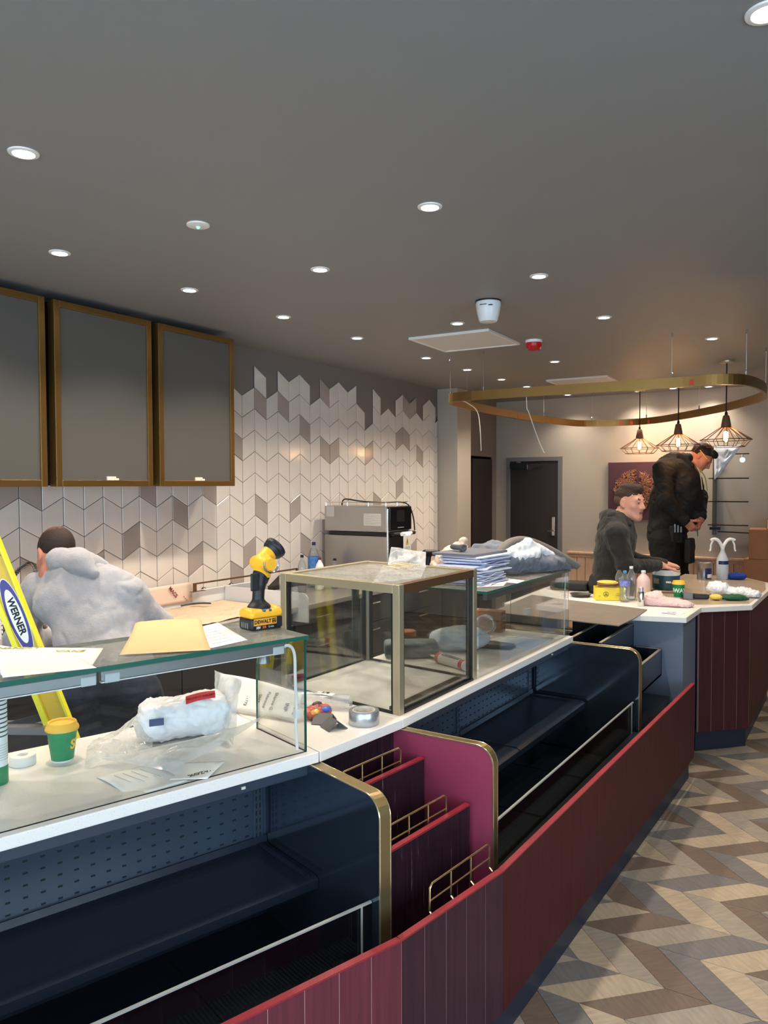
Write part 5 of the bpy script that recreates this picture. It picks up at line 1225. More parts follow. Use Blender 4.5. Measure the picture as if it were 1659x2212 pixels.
sg = thing('warning_roll', 'white paper roll with yellow and red warning signs hanging beside the oven', 'sign', (-3.2125, 5.40, 1.127), R(90))
MB().tube([(-0.005, 0.0, 0.225), (0.165, 0.012, 0.225)], 0.016, 12).build('roll', M['paper'], sg, smooth=True)
shn = sheet('sheet', [(0.0, -0.012, 0.0), (0.115, -0.012, 0.0), (0.125, -0.012, 0.235), (0.0, -0.012, 0.235)], M['paper'], sg, 8, 8, lift=None, thick=0.001)
m_ = MB(); tri = [(0.035, 0.135), (0.085, 0.135), (0.06, 0.20)]
m_.add([(x, -0.0132, z) for x, z in tri], [(0, 1, 2)]); m_.build('warning_triangle', mat('sign_yellow', rgb(236, 196, 40), 0.5), shn)
m_ = MB(); m_.beam((0.06, -0.0138, 0.150), (0.062, -0.0138, 0.180), 0.006, 0.002); m_.build('warning_mark', ink, shn)
m_ = MB(); m_.tube([(0.058 + 0.028 * math.cos(a * math.pi / 10), -0.0135, 0.062 + 0.028 * math.sin(a * math.pi / 10)) for a in range(20)], 0.0045, 6, closed=True); m_.beam((0.038, -0.0135, 0.082), (0.078, -0.0135, 0.042), 0.002, 0.007); m_.build('prohibition_ring', mat('alarm_red', None), shn)
m_ = MB(); m_.lathe([(0.001, 0), (0.024, 0)], 20, cap=False).xf(Matrix.Translation((0.058, -0.0128, 0.062)) @ Matrix.Rotation(R(90), 4, 'X')); m_.build('prohibition_field', mat('sign_yellow', None), shn)
lines(shn, [(0.02, -.0134, 0.10, -.0134, 0.122 - .008 * i) for i in range(3)], mat('grey_print', None), 0.002)
dr = thing('drill', 'black cordless drill standing near the oven and carrier bag', 'drill', (-3.17, 5.80, HC), R(60))
sdf_obj('body', [('cap', (-0.05, 0, 0.25), (0.06, 0, 0.25), 0.03, 0.026), ('cap', (-0.01, 0, 0.24), (-0.03, 0, 0.12), 0.02, 0.022), ('box', (-0.03, 0, 0.095), (0.05, 0.035, 0.03), 0.01)], 0.004, M['black'], dr, 0.01)
MB().lathe([(0.02, 0), (0.012, 0.04), (0.004, 0.045)], 12).xf(Matrix.Translation((0.085, 0, 0.25)) @ Matrix.Rotation(R(90), 4, 'Y')).build('chuck', mat('chuck_grey', rgb(90, 90, 92), 0.4, 0.6), dr)
MB().box(-0.09, 0.03, -0.05, 0.05, 0.0005, 0.066).build('charger', M['black'], dr, bevel=0.006)

def bottle(name, label, loc, h, r, capm, liq=None, label_m=None, lz=(0.35, 0.6), neck=0.28, group=None, wave=0.0, body=None, bands=None):
    t = thing(name, label, 'bottle', loc, 0, group); nr = max(0.011, r * neck)
    prof = [(r * 0.75, 0), (r, 0.012)]
    for k in range(1, 10):
        f = k / 10; prof.append((r * (1 - wave * (0.5 + 0.5 * math.cos(f * 19))), 0.012 + f * (h * 0.70 - 0.012)))
    prof += [(r * 0.96, h * 0.70), (r * 0.72, h * 0.80), (nr * 1.15, h * 0.89), (nr, h * 0.93), (nr, h * 0.95)]
    MB().lathe(prof, 24).build('bottle_body', body or pet, t, smooth=True, angle=60)
    MB().lathe([(nr * 1.15, h * 0.93), (nr * 1.2, h * 0.935), (nr * 1.15, h), (nr * 0.9, h)], 18).build('cap', capm, t, smooth=True)
    if label_m: MB().lathe([(r * 1.015, h * lz[0]), (r * 1.015, h * lz[1])], 24, cap=False).build('label', label_m, t, smooth=True)
    if bands:
        for m_, a, b in bands: MB().lathe([(r * 1.025, h * a), (r * 1.025, h * b)], 24, cap=False).build('label_band', m_, t, smooth=True)
    return t
blu = mat('label_blue', rgb(70, 120, 190), 0.4, var=0.35, vscale=40)
bottle('water_bottle', 'large clear water bottle with blue and purple label beside the oven', (-3.83, 5.02, HC), 0.37, 0.05, mat('cap_navy', rgb(44, 44, 78), 0.4), label_m=blu, lz=(0.42, 0.68), bands=[(mat('label_purple', rgb(92, 50, 112), 0.4), 0.32, 0.42)])
bottle('small_bottle', 'small clear bottle with black cap left of the large water bottle', (-3.70, 4.70, HC), 0.295, 0.034, M['black'], label_m=mat('label_maroon', rgb(90, 40, 44), 0.5), lz=(0.2, 0.36))
bottle('small_bottle', 'small white bottle with red cap right of the large water bottle', (-3.68, 4.90, HC), 0.26, 0.036, mat('cap_red', rgb(130, 40, 46), 0.4), body=M['white'])
bottle('small_bottle', 'small clear bottle with black cap close to the oven corner', (-3.62, 5.02, HC), 0.245, 0.03, M['black'])

kp = mat('kraft_paper', rgb(206, 176, 150), 0.8, var=0.08, vscale=10)
tag(sheet('kraft_paper', [(-3.93, 2.75, HC + 0.003), (-3.32, 2.75, HC + 0.003), (-3.34, 3.98, HC + 0.003), (-3.94, 4.08, HC + 0.003)], kp, nx=60, ny=70, amp=0.020, freq=16, seed=61), 'crumpled brown kraft paper covering the back worktop', 'paper')
pf = sheet('protective_film', [(-3.962, 2.9, HC + 0.03), (-3.958, 3.80, HC + 0.03), (-3.966, 3.80, HC + 0.165), (-3.968, 2.9, HC + 0.165)], mat('film_pink', rgb(222, 200, 184), 0.35), None, 12, 6, 0.003, 14, 4, thick=0.001)
tag(pf, 'protective film printed with dark red letters along the tiled wall', 'protective film')
mr_ = mat('dark_red_print', rgb(120, 40, 50), 0.6)
for y, z in ((3.20, 0.10), (3.62, 0.115)):
    Mx = Matrix.Translation((-3.952, y, HC + z)) @ Matrix(((0, 0, 1, 0), (1, 0, 0, 0), (0, 1, 0, 0), (0, 0, 0, 1))) @ Matrix.Rotation(R(-48), 4, 'Z')
    text('MACS', 0.036, mr_, pf, (0, 0, 0), matrix=Mx, bold=0.0008)
    Mx = Matrix.Translation((-3.951, y + 0.11, HC + z - 0.055)) @ Matrix(((0, 0, 1, 0), (1, 0, 0, 0), (0, 1, 0, 0), (0, 0, 0, 1))) @ Matrix.Rotation(R(-48), 4, 'Z')
    text('o o o', 0.022, mr_, pf, (0, 0, 0), matrix=Mx)
tag(MB().tube(catmull([(-3.86, 3.60, HC + 0.034), (-3.82, 3.66, HC + 0.042), (-3.78, 3.72, HC + 0.042), (-3.755, 3.77, HC + 0.036)], 5, False), 0.010, 8, flat=0.6).build('pull_handle', M['black'], smooth=True), 'black curved pull handle lying on the kraft paper', 'handle')
br = thing('bronze_rail', 'low bronze rail standing along the tiled wall behind the torch', 'rail', (-3.925, 3.78, HC + 0.10))
MB().box(-0.008, 0.008, 0, 1.15, 0.050, 0.060).build('bar', M['bronze'], br, bevel=0.001)
for y in (0.0, 1.13):
    MB().box(-0.008, 0.008, y, y + 0.022, 0.003, 0.050).build('foot', M['bronze'], br); MB().box(-0.02, 0.02, y - 0.02, y + 0.10, 0.0005, 0.003).build('foot_plate', M['bronze'], br)

tp_ = thing('spray_tap', 'chrome spring hose tap on the back worktop beside the yellow ladder', 'tap', (-3.64, 2.235, HC + 0.0005))
pts = catmull([(0, 0, 0.0), (0, 0.0, 0.22), (0.01, 0.02, 0.36), (0.06, 0.09, 0.44), (0.12, 0.10, 0.40), (0.15, 0.11, 0.28), (0.15, 0.11, 0.20)], 14, False)
MB().tube([tuple(p) for p in pts], 0.011, 10).build('hose', mat('tap_dark', rgb(60, 60, 62), 0.4, 0.6), tp_, smooth=True)
sp_ = MB(); n = len(pts); sp_pts = []
for i in range(n * 6):
    f = i / 6; a = pts[min(int(f), n - 1)].lerp(pts[min(int(f) + 1, n - 1)], f % 1); th = i * 0.9
    sp_pts.append((a.x + 0.017 * math.cos(th), a.y + 0.017 * math.sin(th), a.z))
sp_.tube(sp_pts, 0.004, 5); sp_.build('spring', M['chrome'], tp_, smooth=True)
MB().lathe([(0.03, 0), (0.03, 0.02), (0.02, 0.03), (0.02, 0.09)], 18).build('base', M['chrome'], tp_, smooth=True)
MB().lathe([(0.012, 0), (0.022, 0.02), (0.024, 0.06), (0.014, 0.09)], 16, (0.15, 0.11, 0.11)).build('spray_head', M['chrome'], tp_, smooth=True)

# ------------------------------------------------------------------ yellow ladder
ly = mat('ladder_yellow', rgb(214, 178, 48), 0.45, var=0.06, vscale=20); ly2 = mat('ladder_yellow_flange', rgb(236, 228, 50), 0.45)
ld = thing('step_ladder', 'yellow fibreglass step ladder with blue oval badge at the left edge', 'ladder')
fx_, rx_ = Vector((-0.531, 0.847, 0)), Vector((0.847, 0.531, 0))
top, bot = Vector((-2.889, 1.614, 1.78)), Vector((-2.261, 1.936, 0.0))
dl = (bot - top).normalized()
wv = (rx_ - dl * rx_.dot(dl)).normalized(); tv = dl.cross(wv).normalized()
def stile(off, name):
    m_ = MB(); a, b = top + off, bot + off
    hw, ht = 0.044, 0.014
    def bar(c0, wd, dp): 
        p, q = a + c0, b + c0
        v = [p - wv * wd - tv * dp, p + wv * wd - tv * dp, p + wv * wd + tv * dp, p - wv * wd + tv * dp]; u = [x + (q - p) for x in v]
        m_.hexa([tuple(x) for x in u] + [tuple(x) for x in v])
    bar(Vector((0, 0, 0)), hw, 0.003)
    s = m_.build(name, ly, ld)
    m2 = MB(); m_ = m2
    bar(-wv * (hw - 0.001) + tv * 0.0, 0.0105, ht); bar(wv * (hw - 0.002), 0.004, ht)
    m2.build('flange', ly2, s)
    return s
s1 = stile(Vector((0, 0, 0)), 'stile'); s2 = stile(-rx_ * 0.46 + fx_ * 0.02, 'stile')
for z in (0.28, 0.56, 0.84):
    p = top + dl * ((top.z - z) / -dl.z); MB().beam(p, p - rx_ * 0.46 + fx_ * .02, 0.085, 0.028).build('step', mat('step_grey', rgb(150, 150, 152), 0.4, 0.7), ld)
p = top + Vector((0, 0, 0.0)); MB().beam(p + rx_ * .05, p - rx_ * 0.52, 0.14, 0.05).build('top_cap', ly, ld)
rb_ = Vector((-2.96, 1.42, 0.0)) 
for o_ in (Vector((0, 0, 0)), -rx_ * 0.36): MB().beam(top + o_ + Vector((0, 0, -.05)), rb_ + o_, 0.03, 0.06).build('rear_leg', ly, ld)
p = bot + (top - bot) * 0.50; MB().beam(p + wv * .02 + tv * -.02, p - rx_ * 0.40 - Vector((0, 0, 0.10)), 0.006, 0.028).build('spreader', mat('spreader_dark', rgb(56, 54, 54), 0.5, 0.4), ld)
# badge on the web facing the camera
fc = -1 if tv.dot(Vector((0, 0, 1.75)) - top) < 0 else 1
bc_ = top + dl * ((1.78 - 1.262) / -dl.z) + tv * (0.0035 * fc)
ydir = -wv; xdir = dl
Bd = Matrix((xdir, wv * -1 if False else (tv * fc).cross(xdir), tv * fc)).transposed().to_4x4()
for nm__, a, b, c_, dz in (('badge_rim', 0.152, 0.036, rgb(230, 230, 226), 0.0003), ('badge', 0.148, 0.033, rgb(52, 44, 128), 0.0006), ('badge_field', 0.108, 0.0235, rgb(234, 234, 230), 0.0009)):
    m_ = MB(); P = [(a * math.cos(k * math.pi / 18), b * math.sin(k * math.pi / 18)) for k in range(36)]
    m_.prism(P, dz - 0.0003, dz); o = m_.build(nm__, mat(nm__ + '_paint', c_, 0.4), s1); o.matrix_local = Matrix.Translation(bc_) @ Bd
text('WERNER', 0.036, ink, s1, (0, 0, 0), matrix=Matrix.Translation(bc_ + tv * fc * 0.0012) @ Bd, bold=0.0012)
m_ = MB()
for (x0, y0, x1, y1) in ((-0.30, 0.02, -0.30, -0.015), (-0.30, -0.015, -0.275, -0.02), (-0.28, 0.02, -0.275, -0.005), (-0.255, 0.012, -0.235, 0.03), (-0.25, 0.028, -0.215, -0.018), (-0.215, -0.018, -0.215, 0.012)): m_.beam((x0, y0, 0.0006), (x1, y1, 0.0006), 0.0035, 0.0006)
o = m_.build('marker_scrawl', mat('marker_brown', rgb(120, 90, 30), 0.7), s1); o.matrix_local = Matrix.Translation(bc_ + tv * fc * 0.0005) @ Bd

# ------------------------------------------------------------------ peninsula things
ZP = HP + 0.0012
t = thing('sanding_disc_box', 'yellow open box of sanding discs on the peninsula', 'box', (-1.499, 5.325, ZP), R(24))
yb = mat('box_yellow', rgb(234, 210, 52), 0.5)
bxm = MB().box(-0.10, 0.10, -0.055, -0.053, 0, 0.088).box(-0.10, 0.10, 0.053, 0.055, 0, 0.088).box(-0.10, -0.098, -0.053, 0.053, 0, 0.088).box(0.098, 0.10, -0.053, 0.053, 0, 0.088).box(-0.1, 0.1, -0.055, 0.055, 0, 0.002).build('box', yb, t)
m_ = MB(); m_.tube([(-0.03 + 0.017 * math.cos(a * math.pi / 12), -0.0556, 0.042 + 0.017 * math.sin(a * math.pi / 12)) for a in range(24)], 0.0012, 4, closed=True)
for a, b in (((-0.042, 0.034), (-0.018, 0.034)), ((-0.018, 0.034), (-0.03, 0.055)), ((-0.03, 0.055), (-0.042, 0.034))): m_.beam((a[0], -0.0556, a[1]), (b[0], -0.0556, b[1]), 0.001, 0.002)
m_.lathe([(0.001, 0), (0.004, 0.003), (0.001, 0.011)], 8, (-0.03, -0.0556, 0.036)); m_.build('emblem', ink, bxm)
lines(bxm, [(0.04, -.0556, 0.085, -.0556, 0.050), (0.035, -.0556, 0.09, -.0556, 0.036), (-0.08, -.0556, -0.065, -.0556, 0.03)], ink, 0.005)
dm = [mat('disc_yellow', rgb(226, 186, 84), 0.85), mat('disc_brown', rgb(186, 140, 98), 0.85)]
for k in range(9):
    MB().lathe([(0.001, 0.0022), (0.065, 0.0022), (0.066, 0), (0.001, 0)], 32, cap=False).build('sanding_disc', dm[0 if k > 5 else 1], t, loc=(-0.012 + 0.006 * math.sin(k * 2.1), 0.004 * math.cos(k * 3), 0.088 + k * 0.0042), rot=(R(2 * math.sin(k)), R(1.5 * math.cos(k * 2)), 0))
bottle('water_bottle', 'clear wavy water bottle with blue cap and label beside the yellow box', (-1.379, 5.268, ZP), 0.212, 0.034, mat('cap_sky', rgb(70, 150, 200), 0.4), label_m=mat('label_lilac', rgb(120, 130, 200), 0.4, var=0.4, vscale=50), lz=(0.52, 0.68), wave=0.07)
bottle('milk_bottle', 'cream and pink milkshake bottle behind the clear water bottle', (-1.288, 5.402, ZP), 0.205, 0.046, M['white'], body=mat('milk_pink', rgb(228, 196, 188), 0.3), label_m=mat('label_cream', rgb(226, 206, 178), 0.5), lz=(0.08, 0.45))
bottle('clear_bottle', 'clear bottle with white cap behind the water bottle, the tallest', (-1.365, 5.383, ZP), 0.232, 0.032, M['white'])
bottle('dark_cap_bottle', 'clear bottle with black cap behind the water bottle', (-1.456, 5.421, ZP), 0.215, 0.03, M['black'])
t = thing('spray_can', 'small silver aerosol can in front of the pink cloth', 'can', (-1.241, 5.143, ZP))
MB().lathe([(0.021, 0), (0.022, 0.003), (0.022, 0.085), (0.018, 0.095)], 20).build('can', M['chrome'], t, smooth=True)
MB().lathe([(0.017, 0.095), (0.017, 0.12), (0.013, 0.124)], 18).build('cap', mat('cap_silver', rgb(196, 196, 198), 0.3, 0.6), t, smooth=True)
crumple('pink_cloth', 'crumpled pink and white cloth beside the green cup on the peninsula', 'cloth', (-1.106, 5.239, ZP), (0.15, 0.085, 0.07), mat('pink_terry', rgb(224, 192, 188), 0.9, bump=0.3, bscale=200, var=0.06, vscale=14), 14, 0.005, 0.013, 34, R(18),
    [('ell', (-0.08, 0.01, 0.035), (0.075, 0.07, 0.055)), ('ell', (0.03, -0.01, 0.022), (0.11, 0.065, 0.032)), ('ell', (0.10, -0.03, 0.015), (0.07, 0.05, 0.020)), ('cap', (-0.09, 0.0, 0.05), (-0.04, 0.03, 0.075), 0.03, 0.02)])
c = paper_cup('green paper cup with yellow lid and white lettering on the peninsula', (-1.101, 5.627, ZP + 0.0035), R(-118), M['white'])
lf = paper('small printed leaflet at the front corner of the peninsula', [(-1.09, 4.885), (-0.96, 4.875), (-0.935, 5.00), (-1.07, 5.04)], ZP)
lines(lf, [(-1.06, 4.905 + .015 * i, -0.975, 4.895 + .015 * i, ZP + .001) for i in range(3)] + [(-1.04, 4.955, -0.99, 4.995, ZP + .001), (-1.04, 4.985, -0.98, 4.955, ZP + .001)], mat('leaflet_print', rgb(90, 100, 130), 0.6), 0.006)

tb_ = thing('filler_tub', 'teal and white round tub under the hands of the nearer man', 'tub', (-1.279, 6.068, ZP + 0.0035))
MB().lathe([(0.088, 0), (0.098, 0.004), (0.100, 0.105), (0.098, 0.108)], 36).build('body', mat('tub_teal', rgb(40, 78, 88), 0.45), tb_, smooth=True)
MB().lathe([(0.098, 0.108), (0.098, 0.150)], 36, cap=False).build('white_band', M['white'], tb_, smooth=True)
MB().lathe([(0.101, 0.150), (0.102, 0.156), (0.099, 0.158), (0.094, 0.154), (0.001, 0.154)], 36, cap=False).build('rim', M['black'], tb_, smooth=True)
MB().lathe([(0.001, 0.1545), (0.093, 0.1548)], 36, cap=False).build('lid', M['cream'], tb_)
sheet('oval_label', [(-0.076, -0.069, 0.045), (-0.03, -0.099, 0.045), (-0.03, -0.099, 0.085), (-0.076, -0.069, 0.085)], mat('label_tan', rgb(170, 158, 120), 0.5), tb_, 4, 4)
text('MAXI', 0.02, ink, tb_, (0, 0, 0.128), wrap=(0.0988, R(-72), 0.0)) if False else None
MB().box(0.02, 0.055, -0.0985, -0.088, 0.055, 0.068).build('side_print', M['white'], tb_)

def paint_tin(label, loc):
    t = thing('paint_tin', label, 'tin', loc)
    MB().lathe([(0.056, 0), (0.058, 0.003), (0.056, 0.006), (0.056, 0.132), (0.0585, 0.135), (0.0575, 0.139), (0.052, 0.137), (0.050, 0.132), (0.001, 0.132)], 32, cap=False).build('tin', mat('tin_metal', rgb(150, 148, 146), 0.3, 0.8), t, smooth=True, angle=50)
    a0, a1 = R(-75), R(20)
    lbm = MB().grid(12, 1, lambda u, v: (0.0568 * math.cos(a0 + (a1 - a0) * u), 0.0568 * math.sin(a0 + (a1 - a0) * u), 0.012 + 0.085 * v)).build('label', mat('tin_navy', rgb(34, 44, 84), 0.45), t, smooth=True)
    MB().grid(8, 1, lambda u, v: (0.0573 * math.cos(R(-55) + R(60) * u), 0.0573 * math.sin(R(-55) + R(60) * u), 0.018 + 0.030 * v)).build('label_panel', M['white'], lbm, smooth=True)
paint_tin('silver paint tin with navy label on the peninsula', (-1.135, 6.829, ZP + 0.0035))
sb_ = thing('spray_bottle', 'translucent trigger spray bottle with two white nozzles at the far end of the peninsula', 'bottle', (-1.010, 6.930, ZP + 0.0035), R(30))
MB().lathe([(0.044, 0), (0.047, 0.006), (0.047, 0.15), (0.043, 0.175), (0.024, 0.215), (0.016, 0.235), (0.016, 0.25)], 24).build('bottle_body', mat('milky_plastic', rgb(196, 204, 212), 0.3), sb_, smooth=True, angle=60)
MB().grid(14, 1, lambda u, v: (0.0476 * math.cos(R(-150) + R(140) * u), 0.0476 * math.sin(R(-150) + R(140) * u), 0.05 + 0.09 * v)).build('label', mat('label_pale', rgb(186, 196, 208), 0.5), sb_, smooth=True)
MB().grid(14, 1, lambda u, v: (0.0479 * math.cos(R(-150) + R(140) * u), 0.0479 * math.sin(R(-150) + R(140) * u), 0.125 + 0.03 * v)).build('label_band', mat('tin_navy', None), sb_, smooth=True)
for s, nm__ in ((-1, 'trigger_head'), (1, 'trigger_head')):
    m_ = MB().tube(catmull([(0, 0, 0.25), (s * 0.012, 0, 0.285), (s * 0.04, 0, 0.325), (s * 0.075, 0, 0.335), (s * 0.10, 0, 0.325)], 5, False), [0.015] * 3 + [0.015] * 12 + [0.012] * 6, 10, flat=0.9)
    m_.tube(catmull([(s * 0.075, 0, 0.33), (s * 0.095, 0, 0.29), (s * 0.10, 0, 0.245), (s * 0.108, 0, 0.235)], 5, False), 0.007, 8)
    m_.build(nm__, M['white'], sb_, smooth=True)
crumple('blue_cloth', 'crumpled blue cloth beside the spray bottle', 'cloth', (-0.905, 6.954, ZP + 0.0035), (0.075, 0.05, 0.055), mat('blue_cloth', rgb(28, 62, 150), 0.85), 18, 0.005, 0.009, 45)
crumple('white_bag', 'crumpled white plastic bag at the right end of the peninsula', 'bag', (-0.795, 5.900, ZP + 0.0035), (0.17, 0.11, 0.085), mat('white_polythene', None), 22, 0.0055, 0.016, 30, R(25), [('ell', (-0.09, 0.02, 0.05), (0.085, 0.08, 0.055)), ('ell', (0.05, 0.0, 0.03), (0.12, 0.085, 0.038)), ('ell', (0.12, -0.03, 0.02), (0.07, 0.06, 0.025))])
gl_ = crumple('work_glove', 'green and yellow work glove lying in front of the white plastic bag', 'glove', (-0.795, 5.680, ZP + 0.0035), (0.10, 0.045, 0.035), mat('glove_green', rgb(34, 84, 58), 0.7, var=0.15, vscale=30), 24, 0.004, 0.006, 50, R(28), [('ell', (0.03, 0, 0.02), (0.085, 0.045, 0.022)), ('cap', (0.08, -0.02, 0.015), (0.13, -0.02, 0.012), 0.014, 0.010)])
sdf_obj('cuff', [('ell', (-0.075, 0, 0.02), (0.042, 0.040, 0.020))], 0.004, mat('glove_yellow', rgb(222, 196, 96), 0.7), gl_, disp=[(0.003, 60, 3)])
mt = thing('multi_tool', 'grey and black power tool body lying beside the green cup', 'tool', (-0.987, 5.613, ZP + 0.0035), R(22))
MB().box(-0.085, -0.02, -0.025, 0.025, 0, 0.045).build('head', mat('tool_grey', rgb(118, 118, 120), 0.4, 0.4), mt, bevel=0.004)
MB().box(-0.018, 0.085, -0.022, 0.022, 0.004, 0.036).build('grip', M['black'], mt, bevel=0.008)
MB().box(-0.0855, -0.0845, -0.014, 0.014, 0.012, 0.030).build('port', M['black'], mt)
tag(MB().box(-0.14, 0.14, -0.09, 0.09, 0, 0.062).build('black_tool_case', M['black'], loc=(-1.901, 5.689, ZP), rz=R(12), bevel=0.02, seg=3), 'flat black tool case at the back of the peninsula, left of the nearer man', 'case')
t = thing('oval_tray', 'dark oval tray in front of the black tool case', 'tray', (-1.714, 5.364, ZP), R(20))
MB().lathe([(0.06, 0), (0.075, 0.02), (0.078, 0.021), (0.073, 0.019), (0.058, 0.004), (0.001, 0.004)], 28, cap=False).build('dish', mat('tray_dark', rgb(70, 66, 64), 0.4), t, smooth=True)
tag(MB().prism([(-.12, -.02), (.12, -.035), (.125, -.02), (-.11, .02)], 0, 0.006).build('brown_board', mat('board_brown', rgb(120, 92, 66), 0.7), loc=(-1.149, 5.862, ZP + 0.0035), rz=R(20)), 'thin brown board offcut lying behind the green cup', 'board')

# ------------------------------------------------------------------ back wall things
cv = thing('wall_canvas', 'dark purple canvas with copper strand relief on the back wall', 'picture', (-2.255, 9.068, 1.68))
MB().box(-0.31, 0.31, -0.035, 0, -0.33, 0.33).build('canvas', mat('canvas_purple', rgb(72, 44, 58), 0.8, bump=0.1, bscale=200), cv, bevel=0.003)
rs = np.random.RandomState(3); st = MB()
for k in range(760):
    side = -1 if k % 2 else 1
    while True:
        x, z = rs.uniform(-0.24, 0.24), rs.uniform(-0.24, 0.24)
        s_curve = 0.03 * math.sin(z * 9)
        if x * x + z * z < 0.235 ** 2 and abs(x - s_curve) > 0.022 and (x - s_curve) * side > 0: break
    a = rs.uniform(0, 6.28); L_ = rs.uniform(0.02, 0.045); b = rs.uniform(-1.5, 1.5)
    pts = []
    for q in range(4): pts.append((x + L_ * math.cos(a + b * q / 3) * (q / 3 - .5), -0.037 - 0.006 * rs.rand(), z + L_ * math.sin(a + b * q / 3) * (q / 3 - .5)))
    if all(p[0] ** 2 + p[2] ** 2 < 0.25 ** 2 for p in pts): st.tube(pts, 0.0042, 5)
tag(st.build('strand', mat('copper_strand', rgb(150, 106, 84), 0.45, 0.4), cv, smooth=True), kind='stuff')

wr = thing('wall_rack', 'dark steel wall rack of thin rods on the back wall', 'rack', (-1.40, 9.068, 0))
MB().box(-0.025, 0.012, -0.04, 0, 1.20, 2.15).build('upright', mat('rack_steel', rgb(92, 90, 88), 0.4, 0.6), wr, bevel=0.002)
for z in (2.075, 1.815, 1.565, 1.312): MB().tube([(-0.055, -0.12, z), (0.345, -0.12, z)], 0.006, 8).build('rod', mat('rod_dark', rgb(36, 34, 34), 0.4, 0.4), wr)
MB().tube([(0.03, -0.02, 1.235), (0.345, -0.02, 1.228)], 0.006, 8).build('rod', mat('rod_dark', None), wr)
bk_ = MB()
for z in (2.13, 2.075, 1.815, 1.565, 1.312, 1.27): bk_.beam((-0.005, -0.02, z), (-0.005, -0.125, z), 0.014, 0.014)
bk_.box(-0.05, 0.06, -0.05, -0.03, 1.255, 1.285); bk_.box(-0.0, 0.06, -0.05, -0.03, 2.115, 2.14)
bk_.build('bracket', mat('rod_dark', None), wr)
tag(sheet('hanging_film', [(-1.39, 8.925, 1.80), (-1.34, 8.925, 1.85), (-1.12, 8.93, 2.17), (-1.40, 8.93, 2.16)], mat('blueish_film', rgb(214, 224, 236), 0.25), nx=24, ny=24, amp=0.02, freq=22, seed=71, thick=0.0008), 'torn sheet of pale film hanging from the wall rack', 'plastic film')
hb = thing('hanging_bulb', 'small white bulb hanging from the top rod of the wall rack', 'bulb', (-1.12, 8.948, 2.01))
MB().ball((0, 0, 0), 0.026, 16, 10).build('bulb', mat('bulb_frost', (1.0, 0.9, 0.78, 1), 0.3, emit=3.0), hb, smooth=True)
MB().tube([(0, 0, 0.024), (0, 0, 0.058)], 0.011, 8).build('holder', M['cream'], hb)
for i, (x, y, z, sx, sy, sz_, rz_, lab) in enumerate([(-0.74, 8.62, 0.0, 0.27, 0.21, 0.50, 2, 'large brown carton at the bottom of the stack by the back wall'), (-0.74, 8.62, 0.5005, 0.28, 0.22, 0.505, -3, 'brown carton in the middle of the stack by the back wall'), (-0.73, 8.63, 1.0065, 0.27, 0.21, 0.295, 4, 'brown carton with white label on top of the stack by the back wall')]):
    t = thing('carton', lab, 'carton', (x, y, z), R(rz_), 'cartons by the back wall')
    MB().box(-sx, sx, -sy, sy, 0, sz_).build('box', M['card'], t, bevel=0.004)
    MB().box(-sx, sx, -0.02, 0.02, sz_, sz_ + 0.0006).build('tape', mat('parcel_tape', rgb(176, 136, 96), 0.3), t)
    lb = MB().box(sx * -0.1, sx * 0.55, -sy - 0.0006, -sy, 0.03, 0.12).build('label', M['paper'], t)
    lines(lb, [(sx * -0.06, -sy - .001, sx * 0.4, -sy - .001, 0.105 - .014 * k) for k in range(5)], ink, 0.004)
t = thing('carton', 'small orange brown carton with label on top of the tall stack', 'carton', (-0.66, 8.50, 1.3025), R(-12), 'cartons by the back wall')
MB().box(-0.16, 0.16, -0.08, 0.08, 0, 0.11).build('box', mat('carton_orange', rgb(176, 116, 70), 0.8), t, bevel=0.003)
MB().box(-0.15, -0.09, -0.0806, -0.08, 0.01, 0.1).build('label', M['paper'], t)
# hop-up the standing man is on
hp = thing('work_platform', 'low folding work platform behind the peninsula, under the standing man', 'platform', (-1.60, 8.36, 0), R(32))
MB().box(-0.42, 0.42, -0.22, 0.22, 0.105, 0.14).build('deck', mat('platform_grey', rgb(140, 140, 142), 0.5, 0.4), hp, bevel=0.003)
for x in (-0.36, 0.36):
    for y in (-0.18, 0.18): MB().box(x - 0.02, x + 0.02, y - 0.02, y + 0.02, 0, 0.105).build('leg', mat('platform_grey', None), hp)
